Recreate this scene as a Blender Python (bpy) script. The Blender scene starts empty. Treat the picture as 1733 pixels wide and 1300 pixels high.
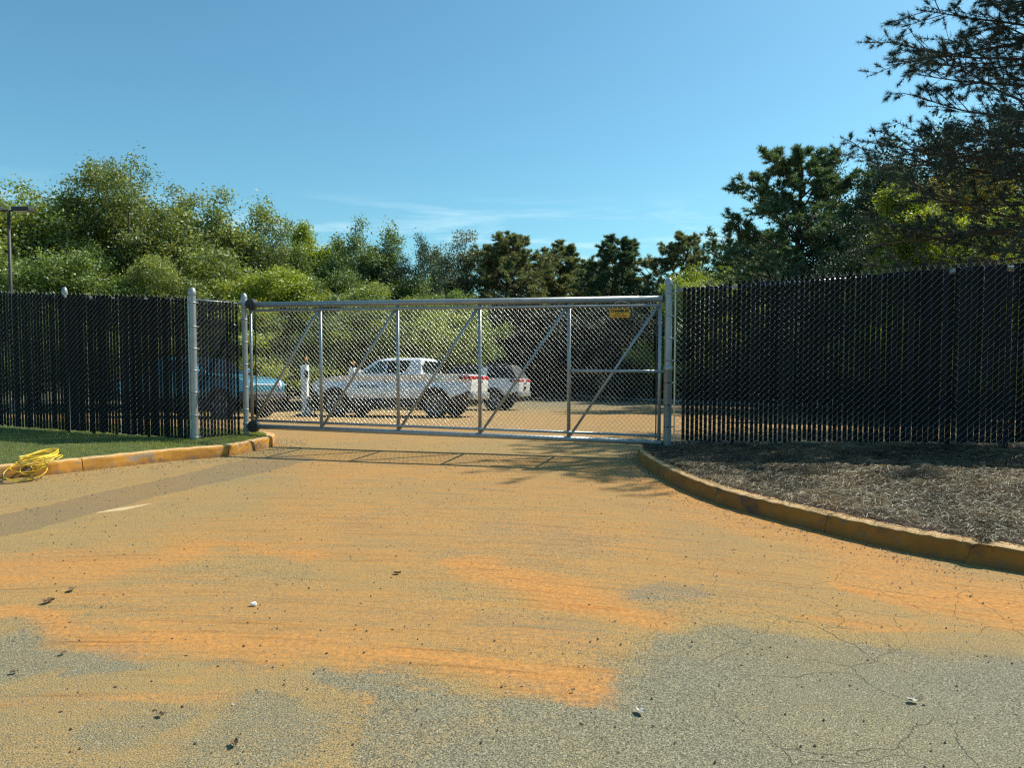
import bpy, bmesh, math, random
import numpy as np
from mathutils import Vector, Matrix
random.seed(7)
rng = np.random.default_rng(11)
R = math.radians
S = bpy.context.scene
COL = S.collection

# ------------------------------------------------------------------ camera, sky, sun, exposure
CAMZ, F, CX, CY = 1.5, 1251.0, 866.5, 650.0
TH = math.atan(60 / F)
cam = bpy.data.objects.new('camera', bpy.data.cameras.new('camera')); COL.objects.link(cam)
cam.location = (0, 0, CAMZ); cam.rotation_euler = (R(90) - TH, 0, 0)
cam.data.sensor_width = 36; cam.data.lens = 36 * F / 1733
cam.data.clip_start = 0.05; cam.data.clip_end = 3000
S.camera = cam

SUN = Vector((.807, .38, 1.0)).normalized()          # direction towards the sun
SUN_EL = math.asin(SUN.z); SUN_AZ = math.atan2(SUN.x, SUN.y)
W = bpy.data.worlds.new('World'); S.world = W; W.use_nodes = True
nt = W.node_tree; nt.nodes.clear()
N = nt.nodes.new; L = nt.links.new
out = N('ShaderNodeOutputWorld'); bg = N('ShaderNodeBackground'); sky = N('ShaderNodeTexSky')
sky.sky_type = 'NISHITA'; sky.sun_disc = False; sky.sun_elevation = SUN_EL; sky.sun_rotation = SUN_AZ
sky.air_density = 1.0; sky.dust_density = 1.2; sky.ozone_density = 1.6; sky.altitude = 200
tint = N('ShaderNodeMix'); tint.data_type = 'RGBA'; tint.blend_type = 'MULTIPLY'; tint.inputs[0].default_value = 1
tint.inputs[7].default_value = (.84, 1.42, 1.42, 1)
L(sky.outputs[0], tint.inputs[6])
# thin streaks of high cloud low over the horizon, all the way round
tc = N('ShaderNodeTexCoord'); sep = N('ShaderNodeSeparateXYZ'); L(tc.outputs['Generated'], sep.inputs[0])
mp = N('ShaderNodeMapping'); mp.inputs['Scale'].default_value = (5, 5, 46); mp.inputs['Location'].default_value = (3.1, 1.7, .4); mp.inputs['Rotation'].default_value = (0, R(2), R(32))
L(tc.outputs['Generated'], mp.inputs[0])
cn = N('ShaderNodeTexNoise'); cn.inputs['Scale'].default_value = 1.0; cn.inputs['Detail'].default_value = 8; cn.inputs['Roughness'].default_value = .62; cn.inputs['Distortion'].default_value = .5
L(mp.outputs[0], cn.inputs['Vector'])
cr = N('ShaderNodeMapRange'); cr.inputs[1].default_value = .50; cr.inputs[2].default_value = .78; L(cn.outputs[0], cr.inputs[0])
b1 = N('ShaderNodeMapRange'); b1.inputs[1].default_value = .07; b1.inputs[2].default_value = .13; b1.interpolation_type = 'SMOOTHSTEP'; L(sep.outputs[2], b1.inputs[0])
b2 = N('ShaderNodeMapRange'); b2.inputs[1].default_value = .21; b2.inputs[2].default_value = .15; b2.interpolation_type = 'SMOOTHSTEP'; L(sep.outputs[2], b2.inputs[0])
m1 = N('ShaderNodeMath'); m1.operation = 'MULTIPLY'; L(b1.outputs[0], m1.inputs[0]); L(b2.outputs[0], m1.inputs[1])
m2 = N('ShaderNodeMath'); m2.operation = 'MULTIPLY'; L(m1.outputs[0], m2.inputs[0]); L(cr.outputs[0], m2.inputs[1])
m3 = N('ShaderNodeMath'); m3.operation = 'MULTIPLY'; m3.inputs[1].default_value = .6; L(m2.outputs[0], m3.inputs[0])
cm = N('ShaderNodeMix'); cm.data_type = 'RGBA'; L(m3.outputs[0], cm.inputs[0]); L(tint.outputs[2], cm.inputs[6]); cm.inputs[7].default_value = (8.6, 10.8, 11.6, 1)
L(cm.outputs[2], bg.inputs[0]); bg.inputs[1].default_value = .085; L(bg.outputs[0], out.inputs[0])

sl = bpy.data.lights.new('sun', 'SUN'); sl.energy = 5.0; sl.angle = R(.53); sl.color = (1, .92, .78)
so = bpy.data.objects.new('sun', sl); COL.objects.link(so)
so.rotation_euler = (-SUN).to_track_quat('-Z', 'Y').to_euler(); so.location = SUN * 60
S.view_settings.view_transform = 'Standard'; S.view_settings.look = 'None'; S.view_settings.gamma = 1
S.view_settings.use_curve_mapping = False; S.view_settings.exposure = 0.35
S.cycles.use_denoising = False; S.cycles.filter_width = 1.3
S.cycles.max_bounces = 6; S.cycles.transparent_max_bounces = 8

# ------------------------------------------------------------------ measuring helpers
def ray(px, py):
    u, v = (px - CX) / F, (CY - py) / F
    return Vector((u, math.cos(TH) + v * math.sin(TH), -math.sin(TH) + v * math.cos(TH)))
def G(px, py, z=0.0):
    d = ray(px, py); t = (z - CAMZ) / d.z
    return Vector((d.x * t, d.y * t, z))
def atY(px, py, Y):
    d = ray(px, py); t = Y / d.y
    return Vector((d.x * t, Y, CAMZ + d.z * t))

# ------------------------------------------------------------------ object helpers
def tag(o, label=None, cat=None, group=None, kind=None):
    if label: o['label'] = label
    if cat: o['category'] = cat
    if group: o['group'] = group
    if kind: o['kind'] = kind
    return o
def empty(name, loc=(0, 0, 0), rz=0, **k):
    o = bpy.data.objects.new(name, None); COL.objects.link(o)
    o.location = loc; o.rotation_euler = (0, 0, rz); o.empty_display_size = .1
    return tag(o, **k)
def link(name, me, parent=None, m=None, smooth=False):
    if m is not None and not me.materials: me.materials.append(m)
    o = bpy.data.objects.new(name, me); COL.objects.link(o)
    if parent: o.parent = parent
    return o
def copy_tree(o, parent=None):
    c = o.copy(); COL.objects.link(c); c.parent = parent
    for ch in o.children: copy_tree(ch, c)
    return c

def basis(d):
    d = Vector(d).normalized()
    a = Vector((0, 0, 1)) if abs(d.z) < .9 else Vector((1, 0, 0))
    x = d.cross(a).normalized(); y = x.cross(d).normalized()
    return x, y, d

class MB:
    """collects shapes and links them as one mesh"""
    def __init__(s): s.v = []; s.f = []; s.sm = []
    def add(s, vs, fs, smooth=False):
        b = len(s.v); s.v += [tuple(v) for v in vs]
        for f in fs: s.f.append(tuple(i + b for i in f)); s.sm.append(smooth)
        return s
    def box(s, c, size, rot=None, bev=0):
        bm = bmesh.new(); bmesh.ops.create_cube(bm, size=1)
        bmesh.ops.scale(bm, vec=size, verts=bm.verts)
        if bev: bmesh.ops.bevel(bm, geom=bm.edges[:], offset=bev, segments=2, affect='EDGES', profile=.5)
        M = Matrix.Translation(c)
        if rot is not None: M = M @ (rot if isinstance(rot, Matrix) else Matrix.Rotation(rot, 4, 'Z'))
        bm.verts.index_update()
        s.add([M @ v.co for v in bm.verts], [[v.index for v in f.verts] for f in bm.faces]); bm.free(); return s
    def tube(s, pts, r, n=8, caps=True, closed=False):
        pts = [Vector(p) for p in pts]; k = len(pts); vs = []; fs = []
        rr = r if isinstance(r, (list, tuple)) else [r] * k
        x = None
        for i, p in enumerate(pts):
            if closed: d = pts[(i + 1) % k] - pts[i - 1]
            else: d = pts[min(i + 1, k - 1)] - pts[max(i - 1, 0)]
            d.normalize()
            if x is None: x, y, _ = basis(d)
            else:
                x = (x - d * x.dot(d)).normalized(); y = x.cross(d)
            for j in range(n):
                a = 2 * math.pi * j / n
                vs.append(p + (x * math.cos(a) + y * math.sin(a)) * rr[i])
        for i in range(k if closed else k - 1):
            for j in range(n):
                a, b = i * n + j, i * n + (j + 1) % n
                c, d_ = ((i + 1) % k) * n + (j + 1) % n, ((i + 1) % k) * n + j
                fs.append((a, b, c, d_))
        s.add(vs, fs, True)
        if caps and not closed:
            b = len(s.v) - len(vs)
            s.f.append(tuple(b + j for j in range(n))[::-1]); s.sm.append(False)
            s.f.append(tuple(b + (k - 1) * n + j for j in range(n))); s.sm.append(False)
        return s
    def lathe(s, prof, c=(0, 0, 0), n=16, axis='Z', cap=False):
        vs = []; fs = []; c = Vector(c)
        for (r, h) in prof:
            for j in range(n):
                a = 2 * math.pi * j / n
                p = Vector((r * math.cos(a), r * math.sin(a), h))
                if axis == 'Y': p = Vector((p.x, p.z, p.y))
                if axis == 'X': p = Vector((p.z, p.x, p.y))
                vs.append(c + p)
        for i in range(len(prof) - 1):
            for j in range(n):
                fs.append((i * n + j, i * n + (j + 1) % n, (i + 1) * n + (j + 1) % n, (i + 1) * n + j))
        if cap: fs.append(tuple(range((len(prof) - 1) * n, len(prof) * n)))
        return s.add(vs, fs, True)
    def prism(s, poly, y0, y1, ys=None):
        """polygon in the XZ plane stretched from y0 to y1"""
        n = len(poly)
        vs = [(p[0], y0, p[1]) for p in poly] + [(p[0], y1, p[1]) for p in poly]
        fs = [tuple(range(n)), tuple(range(2 * n - 1, n - 1, -1))]
        fs += [(i, i + n, (i + 1) % n + n, (i + 1) % n) for i in range(n)]
        return s.add(vs, fs)
    def mesh(s, name, m):
        me = bpy.data.meshes.new(name); me.from_pydata(s.v, [], s.f)
        me.polygons.foreach_set('use_smooth', s.sm); me.materials.append(m); me.update()
        return me
    def build(s, name, m, parent=None, bevel=0, fixn=True):
        me = s.mesh(name, m)
        if fixn or bevel:
            bm = bmesh.new(); bm.from_mesh(me)
            if bevel:
                eds = [e for e in bm.edges if len(e.link_faces) == 2 and e.calc_face_angle(0) > R(25)]
                bmesh.ops.bevel(bm, geom=eds, offset=bevel, segments=2, affect='EDGES', profile=.5, clamp_overlap=True)
            bmesh.ops.recalc_face_normals(bm, faces=bm.faces); bm.to_mesh(me); bm.free()
        return link(name, me, parent)

def np_mesh(name, V, Fq, m, smooth=False, attrs=None):
    """V (n,3), Fq (k,3|4) -> mesh, fast"""
    me = bpy.data.meshes.new(name); V = np.ascontiguousarray(V, np.float32); k = Fq.shape[1]
    me.vertices.add(len(V)); me.vertices.foreach_set('co', V.ravel())
    me.loops.add(Fq.size); me.loops.foreach_set('vertex_index', np.ascontiguousarray(Fq, np.int32).ravel())
    me.polygons.add(len(Fq)); me.polygons.foreach_set('loop_start', np.arange(0, Fq.size, k, dtype=np.int32))
    me.polygons.foreach_set('loop_total', np.full(len(Fq), k, np.int32))
    if smooth: me.polygons.foreach_set('use_smooth', np.ones(len(Fq), bool))
    for nm, arr in (attrs or {}).items():
        if arr.ndim == 1:
            a = me.attributes.new(nm, 'FLOAT', 'POINT'); a.data.foreach_set('value', np.ascontiguousarray(arr, np.float32))
        else:
            a = me.attributes.new(nm, 'FLOAT_COLOR', 'POINT'); a.data.foreach_set('color', np.ascontiguousarray(arr, np.float32).ravel())
    me.materials.append(m); me.update(); me.validate()
    return me

# ------------------------------------------------------------------ materials
def mat(name):
    m = bpy.data.materials.new(name); m.use_nodes = True; t = m.node_tree
    p = t.nodes.get('Principled BSDF'); return m, t, p
def simple(name, col, rough=.6, metal=0, var=.12, scale=12, bump=0, bscale=80, spec=.5, coat=0):
    m, t, p = mat(name); n = t.nodes.new; l = t.links.new
    tcx = n('ShaderNodeTexCoord'); nz = n('ShaderNodeTexNoise'); nz.inputs['Scale'].default_value = scale; nz.inputs['Detail'].default_value = 5
    l(tcx.outputs['Object'], nz.inputs['Vector'])
    r = n('ShaderNodeMapRange'); r.inputs[1].default_value = .3; r.inputs[2].default_value = .7
    r.inputs[3].default_value = 1 - var; r.inputs[4].default_value = 1 + var; l(nz.outputs[0], r.inputs[0])
    mx = n('ShaderNodeVectorMath'); mx.operation = 'SCALE'; mx.inputs[0].default_value = col[:3]; l(r.outputs[0], mx.inputs['Scale'])
    l(mx.outputs[0], p.inputs['Base Color'])
    p.inputs['Roughness'].default_value = rough; p.inputs['Metallic'].default_value = metal
    p.inputs['Specular IOR Level'].default_value = spec; p.inputs['Coat Weight'].default_value = coat
    if bump:
        b = n('ShaderNodeBump'); b.inputs['Strength'].default_value = bump; b.inputs['Distance'].default_value = .01
        n2 = n('ShaderNodeTexNoise'); n2.inputs['Scale'].default_value = bscale; l(tcx.outputs['Object'], n2.inputs['Vector'])
        l(n2.outputs[0], b.inputs['Height']); l(b.outputs[0], p.inputs['Normal'])
    return m
M = {}
M['galv'] = simple('galvanised_steel', (.33, .355, .36), .42, .5, .14, 9, .05, 60)
M['galv_wire'] = simple('galvanised_wire', (.42, .44, .43), .30, .78, .1, 30)
def slat_mat():
    m = simple('black_plastic_slat', (.006, .0065, .008), .55, 0, .3, 6, spec=.12); t = m.node_tree; p = t.nodes['Principled BSDF']
    src = p.inputs['Base Color'].links[0].from_socket; oi = t.nodes.new('ShaderNodeObjectInfo'); mr = t.nodes.new('ShaderNodeMapRange')
    pw = t.nodes.new('ShaderNodeMath'); pw.operation = 'POWER'; pw.inputs[1].default_value = 3; t.links.new(oi.outputs['Random'], pw.inputs[0])
    mr.inputs[3].default_value = .6; mr.inputs[4].default_value = 1.9; t.links.new(pw.outputs[0], mr.inputs[0])
    mx = t.nodes.new('ShaderNodeVectorMath'); mx.operation = 'SCALE'; t.links.new(src, mx.inputs[0]); t.links.new(mr.outputs[0], mx.inputs['Scale']); t.links.new(mx.outputs[0], p.inputs['Base Color']); return m
M['slat'] = slat_mat()
M['black'] = simple('black_plastic', (.02, .02, .022), .5, 0, .2, 10)
M['rubber'] = simple('tyre_rubber', (.022, .021, .02), .85, 0, .3, 14)
M['clad'] = simple('dark_cladding', (.022, .024, .03), .6, 0, .2, 8)
M['rim'] = simple('alloy_rim', (.36, .36, .36), .35, .6, .1, 8)
M['glass'] = simple('tinted_glass', (.010, .018, .022), .10, 0, .1, 3, spec=.3)
M['glass_teal'] = simple('clear_side_glass', (.03, .075, .075), .06, 0, .1, 3, spec=.8)
M['white_paint'] = simple('white_car_paint', (.68, .70, .71), .3, 0, .03, 3, coat=.6)
M['blue_paint'] = simple('blue_car_paint', (.05, .23, .34), .3, .2, .05, 3, coat=.6)
M['red_lens'] = simple('red_lamp_lens', (.42, .012, .015), .25, 0, .1, 20)
M['light_lens'] = simple('clear_lamp_lens', (.82, .86, .88), .2, 0, .05, 20)
M['teal_print'] = simple('teal_print', (.12, .42, .40), .6, 0, .05)
M['dark_print'] = simple('dark_print', (.03, .03, .03), .6, 0, .05)
M['red_print'] = simple('red_print', (.25, .03, .02), .6, 0, .05)
M['sign_yellow'] = simple('yellow_sign_face', (.72, .42, .03), .45, 0, .08, 20)
M['cord'] = simple('yellow_cord', (.80, .56, .05), .5, 0, .12, 30)
M['white_plastic'] = simple('white_plastic', (.78, .80, .80), .45, 0, .05, 8)
M['orange'] = simple('orange_plastic', (.80, .30, .05), .5, 0, .1, 8)
M['bronze'] = simple('dark_bronze_metal', (.045, .045, .045), .55, .2, .15, 8)
M['bark'] = simple('tree_bark', (.075, .062, .05), .95, 0, .45, 7, .8, 18)
M['bark_pine'] = simple('pine_bark', (.085, .06, .045), .95, 0, .45, 7, .8, 14)
M['dry_leaf'] = simple('dry_leaf', (.13, .085, .045), .9, 0, .35, 60)
M['pale_leaf'] = simple('pale_leaf', (.50, .46, .38), .9, 0, .3, 60)
M['stone'] = simple('pebble_stone', (.62, .60, .55), .9, 0, .2, 60)

def foliage(name, ca, cb, cc=None, transl=.35):
    """two leaf colours mixed by clump, third as the odd turned leaf"""
    m, t, p = mat(name); n = t.nodes.new; l = t.links.new
    t.nodes.remove(p); o = t.nodes['Material Output']
    at = n('ShaderNodeAttribute'); at.attribute_name = 'var'
    rp = n('ShaderNodeValToRGB'); e = rp.color_ramp.elements
    e[0].color = (*ca, 1); e[1].color = (*cb, 1); e[1].position = .82
    if cc: x = e.new(.97); x.color = (*cc, 1)
    l(at.outputs['Fac'], rp.inputs[0])
    oi = n('ShaderNodeObjectInfo'); hs = n('ShaderNodeHueSaturation')
    mr = n('ShaderNodeMapRange'); mr.inputs[3].default_value = .8; mr.inputs[4].default_value = 1.22; l(oi.outputs['Random'], mr.inputs[0]); l(mr.outputs[0], hs.inputs['Value'])
    l(rp.outputs[0], hs.inputs['Color'])
    d = n('ShaderNodeBsdfDiffuse'); tr = n('ShaderNodeBsdfTranslucent'); gl = n('ShaderNodeBsdfGlossy'); gl.inputs['Roughness'].default_value = .5
    gl.inputs['Color'].default_value = (.9, 1, .95, 1)
    l(hs.outputs[0], d.inputs[0])
    tm = n('ShaderNodeMix'); tm.data_type = 'RGBA'; tm.blend_type = 'MULTIPLY'; tm.inputs[0].default_value = 1
    tm.inputs[7].default_value = (1.5, 1.45, .6, 1); l(hs.outputs[0], tm.inputs[6]); l(tm.outputs[2], tr.inputs[0])
    mx = n('ShaderNodeMixShader'); mx.inputs[0].default_value = transl; l(d.outputs[0], mx.inputs[1]); l(tr.outputs[0], mx.inputs[2])
    m2_ = n('ShaderNodeMixShader'); m2_.inputs[0].default_value = .06; l(mx.outputs[0], m2_.inputs[1]); l(gl.outputs[0], m2_.inputs[2])
    l(m2_.outputs[0], o.inputs[0]); return m
M['f_olive'] = foliage('olive_leaves', (.095, .138, .030), (.270, .320, .095), (.38, .31, .07), .45)
M['f_green'] = foliage('green_leaves', (.070, .125, .030), (.205, .270, .075))
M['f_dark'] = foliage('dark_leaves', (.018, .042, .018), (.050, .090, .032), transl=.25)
M['f_yellow'] = foliage('yellow_green_leaves', (.150, .215, .026), (.34, .40, .06), (.46, .38, .06), .45)
M['f_rust'] = foliage('turning_leaves', (.10, .12, .02), (.27, .22, .03), (.32, .13, .03), .4)
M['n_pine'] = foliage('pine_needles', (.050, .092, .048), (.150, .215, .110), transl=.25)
M['n_olive'] = foliage('olive_pine_needles', (.095, .118, .050), (.235, .250, .125), (.25, .19, .09), .3)
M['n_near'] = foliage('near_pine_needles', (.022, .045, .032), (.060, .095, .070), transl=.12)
M['f_under'] = foliage('shaded_leaves', (.006, .013, .007), (.018, .032, .012), transl=.2)  # undergrowth and low trees: shade of the taller trees put into the leaf colour
M['grass'] = foliage('grass_blades', (.125, .155, .034), (.290, .320, .090), (.42, .36, .16), .4)
M['straw'] = foliage('pine_straw', (.055, .037, .018), (.26, .180, .098), (.42, .31, .185), .1)

def ground_mat():
    m, t, p = mat('dusty_asphalt'); n = t.nodes.new; l = t.links.new
    at = n('ShaderNodeAttribute'); at.attribute_name = 'stain'; sp = n('ShaderNodeSeparateColor'); l(at.outputs['Color'], sp.inputs[0])
    tcx = n('ShaderNodeTexCoord'); P = tcx.outputs['Object']
    def noise(scale, detail=4, rough=.55, vec=None, dist=0):
        q = n('ShaderNodeTexNoise'); q.inputs['Scale'].default_value = scale; q.inputs['Detail'].default_value = detail
        q.inputs['Roughness'].default_value = rough; q.inputs['Distortion'].default_value = dist; l(vec or P, q.inputs['Vector']); return q.outputs[0]
    def mr(v, a, b, c=0., d=1.):
        q = n('ShaderNodeMapRange'); l(v, q.inputs[0])
        for i, x in enumerate((a, b, c, d)): q.inputs[i + 1].default_value = x
        return q.outputs[0]
    def mth(op, a, b):
        q = n('ShaderNodeMath'); q.operation = op
        for i, x in enumerate((a, b)):
            if isinstance(x, (int, float)): q.inputs[i].default_value = x
            else: l(x, q.inputs[i])
        return q.outputs[0]
    def mix(f, a, b, bt='MIX'):
        q = n('ShaderNodeMix'); q.data_type = 'RGBA'; q.blend_type = bt
        if isinstance(f, (int, float)): q.inputs[0].default_value = f
        else: l(f, q.inputs[0])
        for i, x in ((6, a), (7, b)):
            if isinstance(x, tuple): q.inputs[i].default_value = (*x, 1)
            else: l(x, q.inputs[i])
        return q.outputs[2]
    sxyz = n('ShaderNodeSeparateXYZ'); l(P, sxyz.inputs[0]); X_, Y_ = sxyz.outputs[0], sxyz.outputs[1]
    q_ = mth('ADD', Y_, mth('ADD', mth('MULTIPLY', X_, .22), mth('MULTIPLY', mth('MULTIPLY', X_, X_), .055)))
    def along(a, b):
        cmb = n('ShaderNodeCombineXYZ'); l(mth('MULTIPLY', X_, a), cmb.inputs[0]); l(mth('MULTIPLY', q_, b), cmb.inputs[1]); return cmb.outputs[0]
    ST = along(.8, 5.0)
    fine = noise(170, 2, .6); med = noise(34, 5, .65); big = noise(1.1, 6, .62); strk = noise(2.0, 7, .68, ST, .5)
    # bare asphalt: grey binder with paler stones
    base = mix(mr(fine, .38, .66), (.060, .056, .038), (.315, .295, .200))
    vor = n('ShaderNodeTexVoronoi'); vor.inputs['Scale'].default_value = 120; l(P, vor.inputs['Vector'])
    sc_ = n('ShaderNodeSeparateColor'); l(vor.outputs['Color'], sc_.inputs[0])
    base = mix(mth('MULTIPLY', mr(sc_.outputs[0], .86, .92), mr(vor.outputs['Distance'], .5, .25)), base, (.42, .40, .31))
    base = mix(mr(big, .35, .7), base, mix(1.0, base, (1.12, 1.10, 1.02), 'MULTIPLY'))
    # tan dust in the pores
    dust = sp.outputs[1]
    dm = mth('ADD', dust, mth('ADD', mth('MULTIPLY', mth('SUBTRACT', big, .5), .55), mth('ADD', mth('MULTIPLY', mth('SUBTRACT', strk, .5), .5), mth('ADD', mth('MULTIPLY', mth('SUBTRACT', med, .5), .8), mth('MULTIPLY', mth('SUBTRACT', fine, .5), 1.9)))))
    dm = mr(dm, .18, .95, 0, .92)
    tan = mix(mr(fine, .3, .7), (.228, .142, .040), (.505, .318, .103))
    c = mix(dm, base, tan)
    # broad, faint drifts of redder dust
    drift = noise(.45, 5, .6, None, .8)
    c = mix(mth('MULTIPLY', mth('MULTIPLY', mr(drift, .42, .66), dm), .45), c, mix(mr(fine, .3, .7), (.32, .160, .042), (.52, .29, .085)))
    c = mix(mth('MULTIPLY', mr(dust, 1.0, 1.5), .7), c, (.58, .50, .33))
    # orange clay
    mud = sp.outputs[0]
    mm = mth('ADD', mud, mth('MULTIPLY', mth('SUBTRACT', strk, .5), 1.5)); mm = mth('ADD', mm, mth('MULTIPLY', mth('SUBTRACT', med, .5), .8))
    mm = mth('ADD', mm, mth('MULTIPLY', mth('SUBTRACT', fine, .5), .9))
    mm = mth('MULTIPLY', mr(mm, .08, 1.35, 0, 1), mr(mud, .02, .2))
    orange = mix(mr(med, .3, .7), (.34, .140, .030), (.67, .300, .075))
    c = mix(mth('MULTIPLY', mm, .92), c, orange)
    # patched trench: darker, coarser
    c = mix(mth('MULTIPLY', sp.outputs[2], .62), c, mix(mr(fine, .35, .7), (.085, .066, .046), (.230, .175, .112)))
    # tyre streaks
    s2 = noise(1.6, 5, .72, along(.7, 14.), .4)
    c = mix(mth('MULTIPLY', mth('MULTIPLY', mr(s2, .52, .72), mr(mud, .05, .5, .35, 1)), .80), c, mix(1.0, c, (.62, .50, .38), 'MULTIPLY'))
    # crumbs and dark specks
    v3 = n('ShaderNodeTexVoronoi'); v3.inputs['Scale'].default_value = 9; l(P, v3.inputs['Vector']); s3 = n('ShaderNodeSeparateColor'); l(v3.outputs['Color'], s3.inputs[0])
    c = mix(mth('MULTIPLY', mr(v3.outputs['Distance'], .10, .07), mr(s3.outputs[1], .80, .84)), c, (.04, .028, .018))
    # hairline cracks, mostly where the stain's alpha says so
    wv = n('ShaderNodeTexNoise'); wv.inputs['Scale'].default_value = 3.5; wv.inputs['Detail'].default_value = 8; l(P, wv.inputs['Vector'])
    va = n('ShaderNodeVectorMath'); va.operation = 'SCALE'; va.inputs['Scale'].default_value = .20; l(wv.outputs['Color'], va.inputs[0])
    vb = n('ShaderNodeVectorMath'); vb.operation = 'ADD'; l(P, vb.inputs[0]); l(va.outputs[0], vb.inputs[1])
    vc = n('ShaderNodeTexVoronoi'); vc.feature = 'DISTANCE_TO_EDGE'; vc.inputs['Scale'].default_value = 2.0; l(vb.outputs[0], vc.inputs['Vector'])
    ck = mr(vc.outputs['Distance'], .0062, .0015)
    brk = mr(noise(1.1, 3), .40, .52)
    ck = mth('MULTIPLY', ck, mth('MULTIPLY', brk, at.outputs['Alpha']))
    c = mix(mth('MULTIPLY', ck, .55), c, (.05, .036, .024))
    l(c, p.inputs['Base Color']); p.inputs['Roughness'].default_value = .92; p.inputs['Specular IOR Level'].default_value = .25
    bp = n('ShaderNodeBump'); bp.inputs['Strength'].default_value = .55; bp.inputs['Distance'].default_value = .006
    hgt = mth('ADD', fine, mth('MULTIPLY', med, .8)); hgt = mth('ADD', hgt, mth('MULTIPLY', s2, mth('MULTIPLY', mud, 1.3))); hgt = mth('SUBTRACT', hgt, mth('MULTIPLY', ck, 2.))
    l(hgt, bp.inputs['Height']); l(bp.outputs[0], p.inputs['Normal'])
    return m
M['ground'] = ground_mat()

def kerb_mat(name, pa, worn, frac):
    m, t, p = mat(name); n = t.nodes.new; l = t.links.new
    tcx = n('ShaderNodeTexCoord')
    def noise(s, d=5, r=.6):
        q = n('ShaderNodeTexNoise'); q.inputs['Scale'].default_value = s; q.inputs['Detail'].default_value = d; q.inputs['Roughness'].default_value = r; l(tcx.outputs['Object'], q.inputs['Vector']); return q.outputs[0]
    def mr(v, a, b):
        q = n('ShaderNodeMapRange'); l(v, q.inputs[0]); q.inputs[1].default_value = a; q.inputs[2].default_value = b; return q.outputs[0]
    def mix(f, a, b):
        q = n('ShaderNodeMix'); q.data_type = 'RGBA'; l(f, q.inputs[0])
        for i, x in ((6, a), (7, b)):
            if isinstance(x, tuple): q.inputs[i].default_value = (*x, 1)
            else: l(x, q.inputs[i])
        return q.outputs[2]
    c = mix(mr(noise(4), .35, .7), pa, tuple(x * .66 for x in pa))
    c = mix(mr(noise(7, 8, .7), frac, frac + .06), c, worn)
    sx = n('ShaderNodeSeparateXYZ'); l(tcx.outputs['Object'], sx.inputs[0])
    dirt = n('ShaderNodeMath'); dirt.operation = 'MULTIPLY'; l(mr(sx.outputs[2], .07, .0), dirt.inputs[0]); l(mr(noise(11), .3, .6), dirt.inputs[1])
    c = mix(dirt.outputs[0], c, (.20, .095, .035))
    c = mix(mr(noise(2.2, 6, .7), .56, .66), c, (.10, .065, .035))
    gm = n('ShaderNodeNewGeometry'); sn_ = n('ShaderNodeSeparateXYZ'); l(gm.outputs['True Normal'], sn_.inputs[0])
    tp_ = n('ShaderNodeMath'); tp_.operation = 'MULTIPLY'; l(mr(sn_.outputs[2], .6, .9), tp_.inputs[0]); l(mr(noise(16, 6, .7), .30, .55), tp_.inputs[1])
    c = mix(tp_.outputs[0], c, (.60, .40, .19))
    l(c, p.inputs['Base Color']); p.inputs['Roughness'].default_value = .85
    b = n('ShaderNodeBump'); b.inputs['Strength'].default_value = .4; b.inputs['Distance'].default_value = .008; l(noise(90), b.inputs['Height']); l(b.outputs[0], p.inputs['Normal'])
    return m
M['kerb'] = kerb_mat('worn_yellow_kerb_paint', (.50, .225, .024), (.27, .20, .13), .54)
M['kerb_shaded'] = kerb_mat('shaded_yellow_kerb_paint', (.34, .15, .018), (.20, .13, .07), .57)  # same yellow paint, darkened: shade on the right kerb's face put into the colour
M['kerb_grey'] = simple('far_kerb_concrete', (.35, .36, .35), .9, 0, .1, 4)
M['soil'] = simple('forest_floor', (.055, .042, .028), 1, 0, .4, 1.5, .5, 20)
M['mulch'] = simple('pine_straw_bed', (.085, .058, .038), 1, 0, .5, 14, .9, 40)
M['turf'] = simple('turf_soil', (.060, .080, .022), 1, 0, .4, 9, .8, 60)

# ------------------------------------------------------------------ ground
def zprof(y):
    y = np.asarray(y, float)
    pts_y = [-60, 11.2, 12.5, 24, 33, 42, 54, 800]
    pts_z = [0, 0, -.05, -.71, -1.20, -1.45, -1.60, -1.60]
    return np.interp(y, pts_y, pts_z)
def zroad(x, y): return zprof(y)

def seg_dist(X, Y, pts, wid):
    """smallest (distance/half-width) to a polyline with widths"""
    best = np.full(X.shape, 9.)
    for (a, b, wa, wb) in zip(pts[:-1], pts[1:], wid[:-1], wid[1:]):
        dx, dy = b[0] - a[0], b[1] - a[1]; q = dx * dx + dy * dy + 1e-9
        t = np.clip(((X - a[0]) * dx + (Y - a[1]) * dy) / q, 0, 1)
        d = np.hypot(X - a[0] - t * dx, Y - a[1] - t * dy) / (wa + (wb - wa) * t)
        best = np.minimum(best, d)
    return best
def inside(X, Y, poly):
    r = np.zeros(X.shape, bool); n = len(poly); j = n - 1
    for i in range(n):
        xi, yi, xj, yj = poly[i][0], poly[i][1], poly[j][0], poly[j][1]
        c = ((yi > Y) != (yj > Y)) & (X < (xj - xi) * (Y - yi) / (yj - yi + 1e-12) + xi)
        r ^= c; j = i
    return r
def vnoise(X, Y, s, seed=0):
    """smooth value noise on a lattice"""
    g = np.random.default_rng(seed).random((97, 97)); x = X * s; y = Y * s
    xi = np.floor(x).astype(int); yi = np.floor(y).astype(int); fx = x - xi; fy = y - yi
    fx = fx * fx * (3 - 2 * fx); fy = fy * fy * (3 - 2 * fy)
    q = lambda a, b: g[a % 97, b % 97]
    return (q(xi, yi) * (1 - fx) + q(xi + 1, yi) * fx) * (1 - fy) + (q(xi, yi + 1) * (1 - fx) + q(xi + 1, yi + 1) * fx) * fy
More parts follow.
